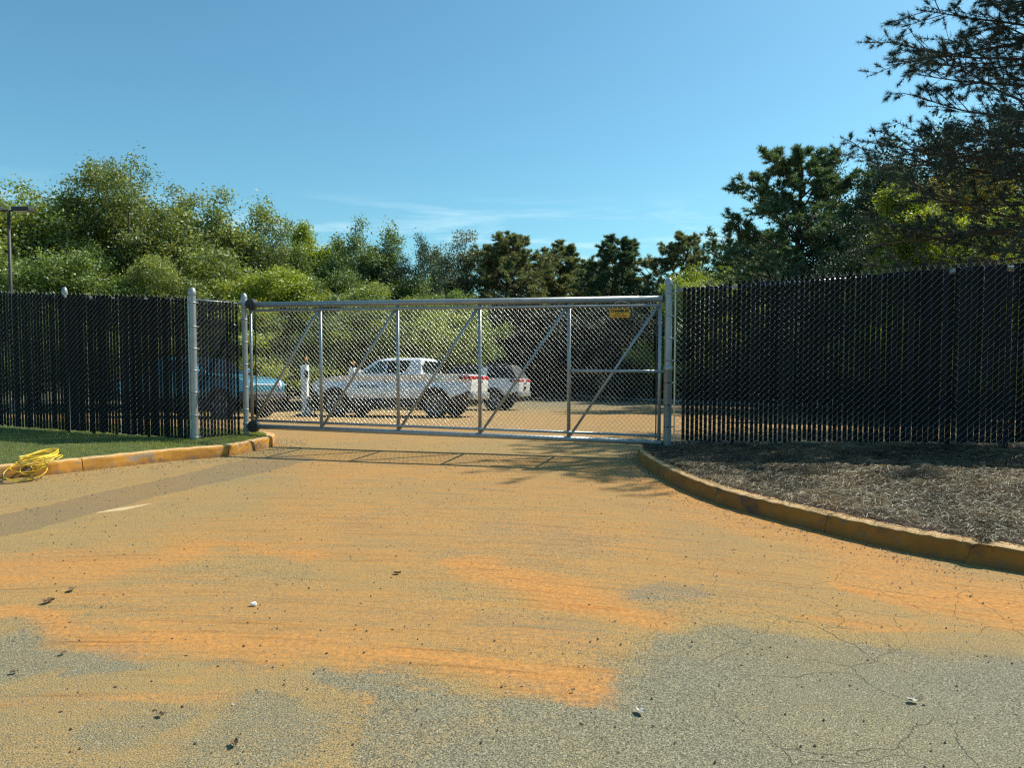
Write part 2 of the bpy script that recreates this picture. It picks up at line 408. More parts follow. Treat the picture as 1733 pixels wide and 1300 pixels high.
def fbm(X, Y, s, seed=0, o=4):
    r = 0; a = 1; t = 0
    for k in range(o): r = r + a * vnoise(X, Y, s * 2 ** k, seed + k); t += a; a *= .55
    return r / t
def W_(pts): return [tuple(G(*p)[:2]) for p in pts]

def stains(X, Y):
    wx = X + (fbm(X, Y, 1.3, 1, 6) - .5) * .9; wy = Y + (fbm(X, Y, 1.3, 5, 6) - .5) * .7
    mud = np.zeros(X.shape); dust = np.full(X.shape, .66); crack = np.zeros(X.shape)
    def stroke(pts, wid, s, hard=1.0):
        nonlocal mud
        d = seg_dist(wx, wy, W_(pts), wid); v = np.clip((2.1 - d) / (2.0 * hard), 0, 1); v = v * v * (3 - 2 * v) * s
        mud = np.maximum(mud, v)
    stroke([(-60, 965), (120, 968), (250, 945), (330, 920), (440, 926), (560, 935)], [.4, .36, .2, .13, .12, .16], .85)
    stroke([(480, 925), (560, 918), (640, 925), (760, 950)], [.2, .34, .22, .15], .55)
    stroke([(-40, 1035), (200, 1058), (400, 1085), (560, 1110), (800, 1150), (1000, 1168)], [.06, .12, .17, .17, .15, .14], .95)
    stroke([(100, 1010), (400, 1045), (700, 1085), (960, 1100)], [.15, .22, .22, .2], .55)
    stroke([(780, 945), (880, 975), (1000, 1015), (1130, 1055)], [.1, .22, .30, .16], 1.0)
    stroke([(640, 1130), (800, 1155), (1000, 1185)], [.05, .08, .06], 1.0)
    stroke([(500, 850), (600, 820), (760, 800), (900, 840)], [.3, .5, .45, .5], .42)
    stroke([(700, 870), (860, 880), (1060, 860)], [.4, .45, .5], .45)
    stroke([(1110, 815), (1180, 848), (1290, 888), (1400, 930), (1560, 985), (1800, 1030)], [.16, .3, .34, .32, .36, .4], .78)
    stroke([(1330, 1045), (1500, 1055), (1800, 1100)], [.05, .18, .25], .7)
    stroke([(1460, 985), (1560, 1005), (1760, 1025)], [.1, .22, .3], 1.05)
    stroke([(420, 900), (650, 880), (900, 900), (1200, 960)], [.7, 1.1, 1.2, .8], .46)
    stroke([(300, 1000), (600, 1040), (900, 1080)], [.4, .55, .5], .46)
    stroke([(520, 780), (700, 800), (1000, 830)], [.8, 1.2, .9], .46)
    stroke([(560, 765), (760, 775), (1040, 790)], [.3, .5, .3], .45)
    stroke([(1000, 790), (1150, 870), (1330, 900)], [.3, .4, .3], .5)
    stroke([(1500, 1195), (1560, 1215), (1600, 1220)], [.03, .045, .03], .5)
    for (p, w) in (((240, 1190), .05), ((600, 1215), .06), ((100, 1175), .06), ((330, 1130), .09)):
        stroke([p, (p[0] + 120, p[1] + 12)], [w, w], .4)
    # bare grey ground: bottom right beyond the clay edge, bottom left patches
    for (pts, wid, v) in (
        ([(1240, 1190), (1500, 1230), (1900, 1260)], [.45, .6, .7], .08), ([(1090, 1180), (1120, 1300), (1100, 1400)], [.16, .45, .6], .10),
        ([(1180, 1100), (1350, 1110), (1560, 1130)], [.1, .22, .15], .15), ([(1110, 1000), (1200, 1010)], [.16, .1], .2),
        ([(-40, 1085), (80, 1100), (180, 1085), (200, 1110)], [.22, .22, .12, .08], .22), ([(330, 1110), (420, 1130)], [.04, .07], .36),
        ([(560, 1160), (660, 1190), (700, 1240)], [.03, .12, .10], .28), ([(380, 1210), (470, 1280)], [.1, .14], .40),
        ([(860, 1220), (960, 1260), (1000, 1340)], [.14, .3, .3], .26), ([(160, 1230), (240, 1240)], [.07, .08], .42),
        ([(880, 905), (1000, 930)], [.35, .3], .45), ([(1000, 1085), (860, 1065)], [.12, .2], .5)):
        d = seg_dist(wx, wy, W_(pts), wid); a = np.clip(1.6 - d, 0, 1); a = a * a * (3 - 2 * a)
        dust = dust * (1 - a) + v * a
    low = np.clip((3.55 - Y) / .6, 0, 1); dust -= low * .16
    # slab of clay ends at a straight saw cut
    lot = np.clip((Y - 15) / 3, 0, 1) * np.clip((27 - Y + .3 * X) / 7, 0, 1)
    mud = np.maximum(mud, np.clip((Y - 15) / 3, 0, 1) * np.clip((33 - Y + .3 * X) / 9, 0, 1) * (.12 + .45 * fbm(X, Y * 2, .35, 40)))
    mud = np.maximum(mud, np.clip((Y - 11) / 2, 0, 1) * np.clip((20 - Y) / 4, 0, 1) * .35)
    dust = np.where(Y > 22, dust * np.clip(1 - (Y - 28) / 14, .3, 1), dust)
    cut = W_([(1012, 1197), (1082, 1070)]); side = (cut[1][0] - cut[0][0]) * (Y - cut[0][1]) - (cut[1][1] - cut[0][1]) * (X - cut[0][0])
    reg = (Y > cut[0][1] - .02) & (Y < cut[1][1]) & (side < 0); mud = np.where(reg, mud * np.clip(1 - (X - cut[0][0]) * 6, .1, 1), mud)
    be = W_([(640, 1163), (860, 1183), (1012, 1197), (1120, 1212)])
    yl = np.interp(X, [p[0] for p in be], [p[1] for p in be]); k = (X > be[0][0]) & (X < be[-1][0]) & (Y < yl); mud = np.where(k, mud * .12, mud)
    dust = np.where(k, dust * .55, dust)
    up = W_([(-20, 880), (0, 873), (172, 833), (249, 818), (388, 783), (470, 768)]); lo = W_([(540, 776), (480, 791), (277, 838), (138, 874), (55, 898), (-20, 915)])
    jx = X + (fbm(X, Y, 5, 9) - .5) * .10; jy = Y + (fbm(X, Y, 5, 19) - .5) * .10
    patch = inside(jx, jy, up + lo).astype(float) * .8
    sm = seg_dist(jx, jy, W_([(165, 868), (205, 861), (250, 853)]), [.03, .09, .03]); a = np.clip(1.5 - sm, 0, 1)
    mud = np.where(patch > .5, mud * .4, mud); patch = patch * (1 - a); dust = np.maximum(dust, a * 1.6)
    # hand-laid cracks: trench rims, kerb side joint, clay slab rim
    line = np.zeros(X.shape)
    cr_r = np.clip((X - .3) / .8, 0, 1) * np.clip((4.6 - Y) / .8, 0, 1)
    crack = np.maximum(cr_r, np.clip((X - .5) / 1, 0, 1) * .8 * np.clip((6.0 - Y) / 1.2, 0, 1))
    crack = np.maximum(crack, .15)
    return np.stack([np.clip(mud, 0, 1), np.clip(dust, 0, 1.6), patch, np.clip(crack, 0, 1)], -1)

def grid(name, xs, ys, zf, m, attr=False, smooth=True):
    X, Y = np.meshgrid(xs, ys); Z = zf(X, Y); nx, ny = len(xs), len(ys)
    V = np.stack([X, Y, Z], -1).reshape(-1, 3)
    i = np.arange(nx - 1)[None, :] + nx * np.arange(ny - 1)[:, None]; i = i.ravel()
    Fq = np.stack([i, i + 1, i + nx + 1, i + nx], -1)
    at = {'stain': stains(X, Y).reshape(-1, 4)} if attr else None
    return np_mesh(name, V, Fq, m, smooth, at)
def zbump(X, Y): return zroad(X, Y) + (fbm(X, Y, .6, 60) - .5) * .012
ys = np.concatenate([[-6, -3, 0, 1.2], np.arange(2.0, 12.41, .035)])
xs = np.concatenate([[-14, -11], np.arange(-9, 7.0, .035), [8, 10, 14]])
dv = link('driveway', grid('driveway', xs, ys, zbump, M['ground'], True)); tag(dv, 'worn asphalt driveway dusted with tan and orange clay', kind='structure')
ymax = ys[-1]
lt = link('parking_lot', grid('parking_lot', np.arange(-45, 45.1, .3), np.concatenate([[ymax], np.arange(12.6, 54, .2)]), zbump, M['ground'], True))
tag(lt, 'dusty parking lot sloping away beyond the gate', kind='structure')
fl = link('forest_floor', grid('forest_floor', np.array([-900, -300, -120, -60, -30, 0, 30, 60, 120, 300, 900]),
    np.array([-60, 0, 11.2, 12.5, 24, 33, 42, 54, 100, 300, 1500]), lambda X, Y: zroad(X, Y) - .07, M['soil'])); tag(fl, kind='structure')

# kerb lines on the road surface, measured at the foot of the kerb face
def smooth_line(pts, n=8):
    P = [Vector((p[0], p[1], 0)) for p in pts]; out_ = []
    for i in range(len(P) - 1):
        p0, p1, p2, p3 = P[max(i - 1, 0)], P[i], P[i + 1], P[min(i + 2, len(P) - 1)]
        for k in range(n):
            t = k / n; out_.append(.5 * ((2 * p1) + (p2 - p0) * t + (2 * p0 - 5 * p1 + 4 * p2 - p3) * t * t + (3 * p1 - p0 - 3 * p2 + p3) * t ** 3))
    out_.append(P[-1]); return out_
RK = [(9.5, 1.6), (5.6, 3.1)] + W_([(1733, 970), (1622, 951), (1513, 930), (1395, 902), (1306, 879), (1227, 857), (1155, 829), (1106, 802)]) + [(1.66, 9.6), (1.74, 10.2), (1.95, 10.62), (2.3, 10.7)]
LK = [(-13.5, 5.0), (-9, 6.75)] + W_([(0, 811), (141, 797.5), (277, 782), (388, 772)]) + [(-3.78, 10.75), (-3.66, 11.25), (-3.74, 11.7), (-4.0, 12.0), (-4.7, 12.25)]
RKS, LKS = smooth_line(RK), smooth_line(LK)
KH = .15
def kerb(root_name, line, side, cuts, m, label):
    """side: +1 when the bed lies left of the travel direction"""
    root = empty(root_name, (0, 0, 0)); tag(root, label, kind='structure')
    P = line; n = len(P); nr = []
    for i in range(n):
        d = (P[min(i + 1, n - 1)] - P[max(i - 1, 0)]).normalized(); nr.append(Vector((-d.y, d.x, 0)) * side)
    prof = [(0, -.02), (.012, .05), (.026, .118), (.038, .140), (.060, .150), (.150, .152), (.162, .146), (.165, .0)]
    acc = 0; segs = [[0]]; ln = [0]
    for i in range(1, n):
        acc += (P[i] - P[i - 1]).length; ln.append(acc)
    idx = sorted(set([0] + [min(range(n), key=lambda k: (P[k] - Vector((c[0], c[1], 0))).length) for c in cuts] + [n - 1]))
    for a, b in zip(idx[:-1], idx[1:]):
        vs = []; fs = []; mb = MB(); K = len(prof)
        ids = list(range(a, b + 1))
        for q, i in enumerate(ids):
            p = P[i].copy()
            if q == 0 and a: p = p + (P[i + 1] - p).normalized() * .005
            if q == len(ids) - 1 and b < n - 1: p = p - (p - P[i - 1]).normalized() * .005
            for (o, z) in prof:
                w = .006 * math.sin(i * 1.7 + z * 30) * (z > .05)
                vs.append(p + nr[i] * (o + w) + Vector((0, 0, z + .004 * math.sin(i * 2.3))))
        for q in range(len(ids) - 1):
            for k in range(K - 1): fs.append((q * K + k, q * K + k + 1, (q + 1) * K + k + 1, (q + 1) * K + k))
            
        fs.append(tuple(range(K))); fs.append(tuple(range((len(ids) - 1) * K, len(ids) * K))[::-1])
        mb.add(vs, fs, False)
        mb.build('kerb_stone', m, root)
    return P, nr
_, RN = kerb('kerb', RKS, -1, W_([(1397, 902), (1120, 812)]) + [(5.6, 3.1)], M['kerb_shaded'], 'worn yellow painted kerb curving round the pine straw bed')
_, LN = kerb('kerb', LKS, 1, W_([(141, 797), (388, 772)]) + [(-9, 6.75)], M['kerb'], 'worn yellow painted kerb along the grass strip')

# fence lines
PR = Vector((2.11, 10.0, 0)); RF0 = Vector((2.20, 9.97, 0)); RF1 = Vector((5.85, 8.45, 0)); RDIR = (RF1 - RF0).normalized()
CP = Vector((-4.65, 10.80, 0)); PL = Vector((-4.15, 11.50, 0)); LF1 = Vector((-8.0, 11.5, 0)); LDIR = (LF1 - CP).normalized()
def zR(s): return .215 + .165 * s / 3.95        # ground at the right fence, s metres from the gate post
def zL(s): return .140 + .13 * s / 3.4
def bed_mesh(name, inner, far, zin, zout, m, res=14, seed=0, amp=.03):
    """sheet from the kerb's back edge (inner) to the far line"""
    n = len(inner); V = []; F_ = []
    for i in range(n):
        for k in range(res + 1):
            t = k / res; p = inner[i].lerp(far[i], t); z = zin + (zout(far[i]) - zin) * (t ** .8)
            p = Vector((p.x, p.y, z + (vnoise(np.array(p.x), np.array(p.y), 2.3, seed) - .5) * amp * math.sin(math.pi * min(1, t * 1.2 + .05) * .9)))
            V.append(p)
    for i in range(n - 1):
        for k in range(res):
            a = i * (res + 1) + k; F_.append((a, a + 1, a + res + 2, a + res + 1))
    return np_mesh(name, np.array([tuple(v) for v in V]), np.array(F_), m, True), V

def resample(P, n):
    L_ = [0]
    for a, b in zip(P[:-1], P[1:]): L_.append(L_[-1] + (b - a).length)
    out_ = []
    for k in range(n):
        s = L_[-1] * k / (n - 1); i = max(0, min(len(P) - 2, int(np.searchsorted(L_, s)) - 1))
        t = (s - L_[i]) / max(1e-6, L_[i + 1] - L_[i]); out_.append(P[i].lerp(P[i + 1], t))
    return out_
def sR(p): return (p - RF0).dot(RDIR)
kin = [p + nn * .162 for p, nn in zip(RKS, RN)][:-8]
kin = resample(kin, 90)
farR = resample([RF0 + RDIR * 11 + Vector((.08, .22, 0)), RF0 + RDIR * 4 + Vector((.08, .22, 0)), RF0 + Vector((.06, .16, 0)), PR + Vector((-.12, .12, 0))], 90)
bm_, _ = bed_mesh('mulch_bed', kin, farR, .135, lambda p: zR(max(0, sR(p))) - .01, M['mulch'], 16, 3, .05)
tag(link('mulch_bed', bm_), 'raised bed of brown pine straw in front of the slatted fence', kind='structure')
def sL(p): return (p - CP).dot(LDIR)
kil = resample([p + nn * .162 for p, nn in zip(LKS, LN)], 90)
farL = resample([CP + LDIR * 9.5 + Vector((0, 1.2, 0)), CP + LDIR * 3.3 + Vector((0, 1.0, 0)), CP + Vector((-.5, 1.3, 0)), PL + Vector((-.35, .65, 0)), PL + Vector((-.2, .75, 0))], 90)
bl_, _ = bed_mesh('lawn', kil, farL, .14, lambda p: zL(max(0, min(9, sL(p)))), M['turf'], 16, 5, .03)
tag(link('lawn', bl_), 'grass strip between the yellow kerb and the left fence', kind='structure')

def bed_sample(inner, far, zin, zout, n, tpow=1.0, lim=1.0):
    i = rng.random(n) * (len(inner) - 1); a = i.astype(int); f = i - a; t = rng.random(n) ** tpow * lim
    I = np.array([tuple(p) for p in inner]); Fa = np.array([tuple(p) for p in far])
    Ip = I[a] * (1 - f)[:, None] + I[a + 1] * f[:, None]; Fp = Fa[a] * (1 - f)[:, None] + Fa[a + 1] * f[:, None]
    P = Ip * (1 - t)[:, None] + Fp * t[:, None]
    zo = np.array([zout(Vector(p)) for p in Fa]); zz = zo[a] * (1 - f) + zo[a + 1] * f
    P[:, 2] = zin + (zz - zin) * t ** .8
    return P, t

def blades(P, H, Wd, lean, var, m, name):
    n = len(P); a = rng.random(n) * 6.283; b = rng.random(n) * 6.283
    dx = np.stack([np.cos(a), np.sin(a), np.zeros(n)], -1) * (Wd / 2)[:, None]
    tip = np.stack([np.cos(b) * lean, np.sin(b) * lean, np.ones(n)], -1) * H[:, None]
    V = np.stack([P - dx, P + dx, P + tip], 1).reshape(-1, 3); Fq = np.arange(3 * n).reshape(n, 3)
    return np_mesh(name, V, Fq, m, False, {'var': np.repeat(var, 3)})
P, t = bed_sample(kil, farL, .14, lambda p: zL(max(0, min(9, sL(p)))), 150000)
k = (P[:, 0] > -9.5); P = P[k]; n_ = len(P)
vr = np.clip(fbm(P[:, 0], P[:, 1], 1.2, 70) * 1.1 - .1 + rng.normal(0, .16, n_), 0, 1)
tag(link('lawn_grass', blades(P + [0, 0, -.012], .022 + .03 * rng.random(n_), .005 + .005 * rng.random(n_), .45 * rng.random(n_), vr, M['grass'], 'lawn_grass')),
    'short mown grass on the strip behind the left kerb', 'grass', kind='stuff')

# pine straw: thin bent strands lying in tangles
def strands(P, Ln, wd, rise, var, m, name):
    n = len(P); a = rng.random(n) * 6.283; c = rng.normal(0, .9, n); K = 4
    pts = []
    for q in range(K):
        s = (q / (K - 1) - .5); an = a + c * s
        z = (.25 - s * s) * rise * 4 + rng.normal(0, .003, n)
        pts.append(P + np.stack([np.cos(an) * s * Ln, np.sin(an) * s * Ln, z], -1))
    side = np.stack([-np.sin(a), np.cos(a), rng.normal(0, .6, n)], -1) * (wd / 2)[:, None]
    V = []
    for q in range(K): V += [pts[q] - side, pts[q] + side]
    V = np.stack(V, 1).reshape(-1, 3); base = np.arange(n)[:, None] * 2 * K
    Fq = np.concatenate([base + np.array([2 * q, 2 * q + 1, 2 * q + 3, 2 * q + 2]) for q in range(K - 1)], 1).reshape(-1, 4)
    return np_mesh(name, V, Fq, m, False, {'var': np.repeat(var, 2 * K)})
kst = [p + (q - p).normalized() * -.045 for p, q in zip(kin, farR)]
P, t = bed_sample(kst, farR, .135, lambda p: zR(max(0, sR(p))) - .01, 150000)
k = (P[:, 0] < 7.6) & (P[:, 1] > 3.6); P = P[k]; P = P[:115000]; n_ = len(P)
P[:, 2] += (vnoise(P[:, 0], P[:, 1], 2.3, 3) - .5) * .045 + .004
cl = fbm(P[:, 0], P[:, 1], 2.6, 80, 5); P[:, 2] += np.clip(cl - .45, 0, 1) * .11 + .022 * np.exp(-t[k][:115000] * 14)
vr = np.clip((cl - .32) * 1.3 + rng.normal(0, .24, n_), 0, 1)
tag(link('pine_straw', strands(P, .06 + .11 * rng.random(n_), .0018 + .0018 * rng.random(n_), .004 + .022 * rng.random(n_), vr, M['straw'], 'pine_straw')),
    'tangled brown pine straw covering the bed', 'pine straw', kind='stuff')

# ------------------------------------------------------------------ chain link
def chain(name, O, D, length, zb, zt, w, h, r, parent, front, off=(.0, .0), barbs=True):
    """O start, D unit direction, zb/zt functions of s; '/' wires at off[0] along front, '\\' wires at off[1]"""
    O = np.array(O); D = np.array(D); Nf = np.array(front); A = []; B = []
    nc = int(length / (w / 2))
    for i in range(nc):
        s0, s1 = i * w / 2, (i + 1) * w / 2; b0 = zb(s0); nr_ = int((zt(s0) - b0) / (h / 2))
        for j in range(nr_):
            z0 = b0 + j * h / 2; z1 = z0 + h / 2; dz = zb(s1) - b0
            if (i + j) % 2 == 0:
                A.append(O + D * s0 + Nf * (off[0] * .5) + [0, 0, z0]); B.append(O + D * s1 + Nf * off[0] + [0, 0, z1 + dz])
            else:
                A.append(O + D * s0 + Nf * (off[1] * .5) + [0, 0, z1]); B.append(O + D * s1 + Nf * off[1] + [0, 0, z0 + dz])
        if barbs and (i + nr_) % 2 == 0:
            z1 = b0 + nr_ * h / 2
            A.append(O + D * s0 + [0, 0, z1]); B.append(O + D * (s0 + w * .2) + Nf * .008 + [0, 0, z1 + .034])
            A.append(O + D * s0 + [0, 0, z1]); B.append(O + D * (s0 - w * .2) + Nf * .008 + [0, 0, z1 + .034])
        if barbs and i % 2 == 0:
            A.append(O + D * s0 + [0, 0, b0]); B.append(O + D * (s0 + w * .12) + Nf * .006 + [0, 0, b0 - .022])
    A = np.array(A); B = np.array(B); d = B - A; d /= np.linalg.norm(d, axis=1)[:, None]
    x = np.cross(d, Nf); x /= np.linalg.norm(x, axis=1)[:, None]; y = np.cross(d, x)
    rr = r * (1 + rng.normal(0, .05, len(A)))[:, None]
    V = []
    for E in (A, B):
        for q in range(4): V.append(E + (x * math.cos(q * math.pi / 2) + y * math.sin(q * math.pi / 2)) * rr)
    V = np.stack(V, 1).reshape(-1, 3); base = np.arange(len(A))[:, None] * 8
    Fq = np.concatenate([base + np.array([q, (q + 1) % 4, (q + 1) % 4 + 4, q + 4]) for q in range(4)], 1).reshape(-1, 4)
    return link(name, np_mesh(name, V, Fq, M['galv_wire'], True), parent)

POSTN = 18
def post(parent, p, z0, z1, r, name='post', cap='dome', bands=(), bdir=None):
    mb = MB().lathe([(r, z0 - .1), (r, z1)], (p.x, p.y, 0), POSTN)
    o = mb.build(name, M['galv'], parent)
    c = MB()
    if cap == 'dome':
        c.lathe([(r * 1.12, z1 - .055), (r * 1.16, z1 - .05), (r * 1.16, z1 - .012), (r * 1.08, z1), (r * .9, z1 + .028), (r * .55, z1 + .05), (.001, z1 + .058)], (p.x, p.y, 0), POSTN)
    c.build('post_cap', M['galv'], o)
    for zb_ in bands:
        b = MB().lathe([(r + .001, zb_ - .011), (r + .005, zb_ - .009), (r + .005, zb_ + .009), (r + .001, zb_ + .011)], (p.x, p.y, 0), POSTN)
        for bd in (bdir or []):
            b.box(Vector((p.x, p.y, zb_)) + Vector(bd) * (r + .022), (.05, .007, .02), math.atan2(bd[1], bd[0]))
            q = Vector((p.x, p.y, zb_)) + Vector(bd) * (r + .034); s_ = Vector((-bd[1], bd[0], 0)) * .016
            b.tube([q - s_, q + s_], .0055, 6)
        b.build('tension_band', M['galv'], o)
    return o

def slats(parent, O, D, front, length, zb, hgt, pitch, wid, jit, s_start=.05, wide=None):
    me = MB().box((0, 0, 0), (wid, .0022, hgt)).mesh('slat', M['slat'])
    # a slat is a flattened tube with a slight crown
    mb = MB(); hw = wid / 2; e = hgt / 2
    pr = [(-hw, 0), (-hw * .6, .0028), (0, .0036), (hw * .6, .0028), (hw, 0), (hw * .6, -.0028), (-hw * .6, -.0028)]
    vs = [(a, b, -e) for a, b in pr] + [(a, b, e) for a, b in pr]; k = len(pr)
    mb.add(vs, [(i, (i + 1) % k, (i + 1) % k + k, i + k) for i in range(k)] + [tuple(range(k))[::-1], tuple(range(k, 2 * k))])
    me = mb.mesh('slat', M['slat']); ang = math.atan2(D.y, D.x); n = int((length - s_start) / pitch)
    for i in range(n):
        s = s_start + i * pitch + random.gauss(0, jit); o = link('slat', me, parent)
        tw = random.gauss(0, .10) if random.random() < .8 else random.gauss(0, .35)
        p = O + D * s; o.location = (p.x, p.y, zb(s) + .035 + hgt / 2 + random.gauss(0, .006) - (random.uniform(.02, .09) if random.random() < .06 else 0))
        o.rotation_euler = (0, random.gauss(0, .0012), ang + tw); o.scale = (random.uniform(.94, 1.06) * (wide(s) if wide else 1), 1, 1)

FH = 2.13
up3 = Vector((0, 0, 1))
# right fence
rn = Vector((RDIR.y, -RDIR.x, 0)); rn = rn if rn.y < 0 else -rn
rf = empty('slatted_fence', (0, 0, 0)); tag(rf, 'tall chain link fence with black slats behind the pine straw bed right of the gate', 'fence', 'black slatted chain link fences')
RL = 8.2
chain('wire_mesh', RF0 + RDIR * .0, RDIR, RL, lambda s: zR(s) + .02, lambda s: zR(s) + FH, .079, .082, .0019, rf, rn, (.006, -.006))
slats(rf, RF0, RDIR, rn, RL, zR, FH - .075, .0585, .0435, .0015, .115, lambda s: 1 + .27 * min(1, max(0, (s - 1.9) / .9)))
bands_r = [.32, .62, .92, 1.22, 1.52, 1.82, 2.12]
post(rf, PR, .15, 2.40, .049, bands=[z + .12 for z in bands_r], bdir=[RDIR])
lo_ = MB().lathe([(.0495, .1), (.054, .14), (.054, 1.2), (.060, 1.205), (.062, 1.25), (.054, 1.262), (.0495, 1.27)], (PR.x - .0, PR.y, 0), POSTN); lo_.build('post_sleeve', M['galv'], rf)
tb = RF0 + RDIR * -.005; MB().box((tb.x, tb.y, zR(0) + FH / 2 + .02), (.019, .006, FH), math.atan2(RDIR.y, RDIR.x)).build('tension_bar', M['galv_wire'], rf)
for s in (2.338, 5.497, 8.2):
    q = RF0 + RDIR * s - rn * .062; post(rf, q, zR(s) - .05, zR(s) + FH - .075, .022)
for a, b in ((0.0, 2.338), (2.338, 5.497), (5.497, 8.2)):
    A = RF0 + RDIR * a - rn * .045 + up3 * (zR(a) + FH - .072); B = RF0 + RDIR * b - rn * .045 + up3 * (zR(b) + FH - .072)
    MB().tube([A, B], .021, 10).build('top_rail', M['galv'], rf)

# left fence and its short return to the gate
ln = Vector((LDIR.y, -LDIR.x, 0)); ln = ln if ln.y < 0 else -ln
lf = empty('slatted_fence', (0, 0, 0)); tag(lf, 'tall chain link fence filled with black slats along the grass, left of the corner post', 'fence', 'black slatted chain link fences')
LL = 5.6; LO = CP + LDIR * .075
chain('wire_mesh', LO, LDIR, LL, lambda s: zL(s) + .03, lambda s: zL(s) + FH, .074, .078, .0017, lf, ln, (-.006, .006))
slats(lf, LO, LDIR, ln, LL, zL, FH - .07, .0555, .0535, .0018, .03)
zs = [.25, .6, .95, 1.3, 1.65, 2.0, 2.22]
SD = (PL - CP).normalized(); SLn = (PL - CP).length; sn = Vector((SD.y, -SD.x, 0)); sn = sn if sn.y < 0 else -sn
post(lf, CP, .05, 2.335, .047, bands=[.20, .52, .86, 1.18, 1.5, 1.82, 2.17], bdir=[LDIR, SD])
q = LO + LDIR * -.004; MB().box((q.x, q.y, .14 + FH / 2), (.019, .006, FH), math.atan2(LDIR.y, LDIR.x)).build('tension_bar', M['galv_wire'], lf)
for s in (2.15, 5.0):
    q = LO + LDIR * s - ln * .062; post(lf, q, zL(s) - .05, zL(s) + FH + .03, .036)
A = CP - ln * .04 + up3 * (zL(0) + FH - .075); B = LO + LDIR * LL - ln * .04 + up3 * (zL(LL) + FH - .075)
MB().tube([A, B], .021, 10).build('top_rail', M['galv'], lf)
for k_ in range(3):
    A = CP - ln * .055 + up3 * (.12 + .0 + k_ * 0); 
sf = empty('return_fence', (0, 0, 0)); tag(sf, 'short angled panel of slatted chain link between the corner post and the gate roller post', 'fence', 'black slatted chain link fences')
chain('wire_mesh', CP + SD * .07, SD, SLn - .13, lambda s: .16, lambda s: .135 + FH - .03, .074, .078, .0022, sf, sn, (.006, -.006))
slats(sf, CP, SD, sn, SLn - .05, lambda s: .14, FH - .1, .0565, .043, .002, .10)
pl = post(sf, PL, .05, 2.305, .041, bands=[.22, .55, .9, 1.25, 1.6, 1.95, 2.2], bdir=[-SD])
MB().lathe([(.052, 2.16), (.056, 2.17), (.056, 2.25), (.052, 2.26)], (PL.x, PL.y, 0), POSTN).build('collar', M['galv'], pl)
A = CP + up3 * (.14 + FH - .06) - sn * .03; B = PL + up3 * (.12 + FH - .06) - sn * .03
MB().tube([A, B], .019, 10).build('top_rail', M['galv'], sf)

# ------------------------------------------------------------------ sliding gate
GL_, GR_ = Vector((-4.06, 11.47, 0)), Vector((2.03, 10.01, 0)); GD = (GR_ - GL_).normalized(); GLEN = (GR_ - GL_).length
gn = Vector((GD.y, -GD.x, 0)); gn = gn if gn.y < 0 else -gn
gz = lambda s: -.07 * s / GLEN
def gp(s, z, o=0): q = GL_ + GD * s + gn * o; return Vector((q.x, q.y, z))
gate = empty('sliding_gate', (GL_.x, GL_.y, 0)); gate.location = (0, 0, 0)
tag(gate, 'long galvanised cantilever gate of open chain link with diagonal braces, closed across the driveway', 'gate')
MB().tube([gp(-.02, 2.172), gp(GLEN, 2.172)], .043, 14).build('track_rail', M['galv'], gate)
MB().tube([gp(.05, 2.085, .02), gp(GLEN - .03, 2.085, .02)], .022, 10).build('top_rail', M['galv'], gate)
MB().tube([gp(-.02, .29), gp(GLEN, .22)], .038, 14).build('bottom_rail', M['galv'], gate)
MB().tube([gp(.05, .385, .015), gp(GLEN - .03, .315, .015)], .020, 10).build('lower_rail', M['galv'], gate)
vs_ = [0.02, 1.20, 2.445, 3.70, 4.99, GLEN - .03]
for i, s in enumerate(vs_):
    r_ = .026 if i not in (0, 5) else .024
    MB().tube([gp(s, .26 + gz(s), .0), gp(s, 2.15, .0)], r_, 10).build('upright', M['galv'], gate)
for i in range(5):
    a, b = vs_[i], vs_[i + 1]
    MB().tube([gp(a + .03, .345 + gz(a), .006), gp(b - .03, 2.08, .006)], .019, 10).build('diagonal_brace', M['galv'], gate)
MB().tube([gp(vs_[4] + .02, 1.19, .012), gp(GLEN + .04, 1.19, .012)], .023, 10).build('middle_rail', M['galv'], gate)
chain('wire_mesh', gp(.06, 0, -.036), GD, GLEN - .14, lambda s: .355 + gz(s), lambda s: 2.115, .0655, .072, .0015, gate, gn, (.002, -.002))
for s in (.075, GLEN - .075):
    MB().box(gp(s, 1.21 + gz(s), -.034), (.018, .006, 1.75), math.atan2(GD.y, GD.x)).build('tension_bar', M['bronze'], gate)
for i, s in enumerate(np.arange(.35, GLEN, .62)):        # tie wires twisted over the top rail
    MB().tube([gp(s, 2.05, .03), gp(s + .006, 2.11, .05), gp(s + .012, 2.125, .0), gp(s + .03, 2.118, -.03)], .004, 5).build('tie_wire', M['galv_wire'], gate)
cl_ = MB().tube([gp(5.62, 2.118, .045), gp(5.68, 2.142, .05), gp(5.76, 2.136, .05), gp(5.82, 2.112, .045)], .009, 6); cl_.build('tie_wire', M['galv_wire'], gate)
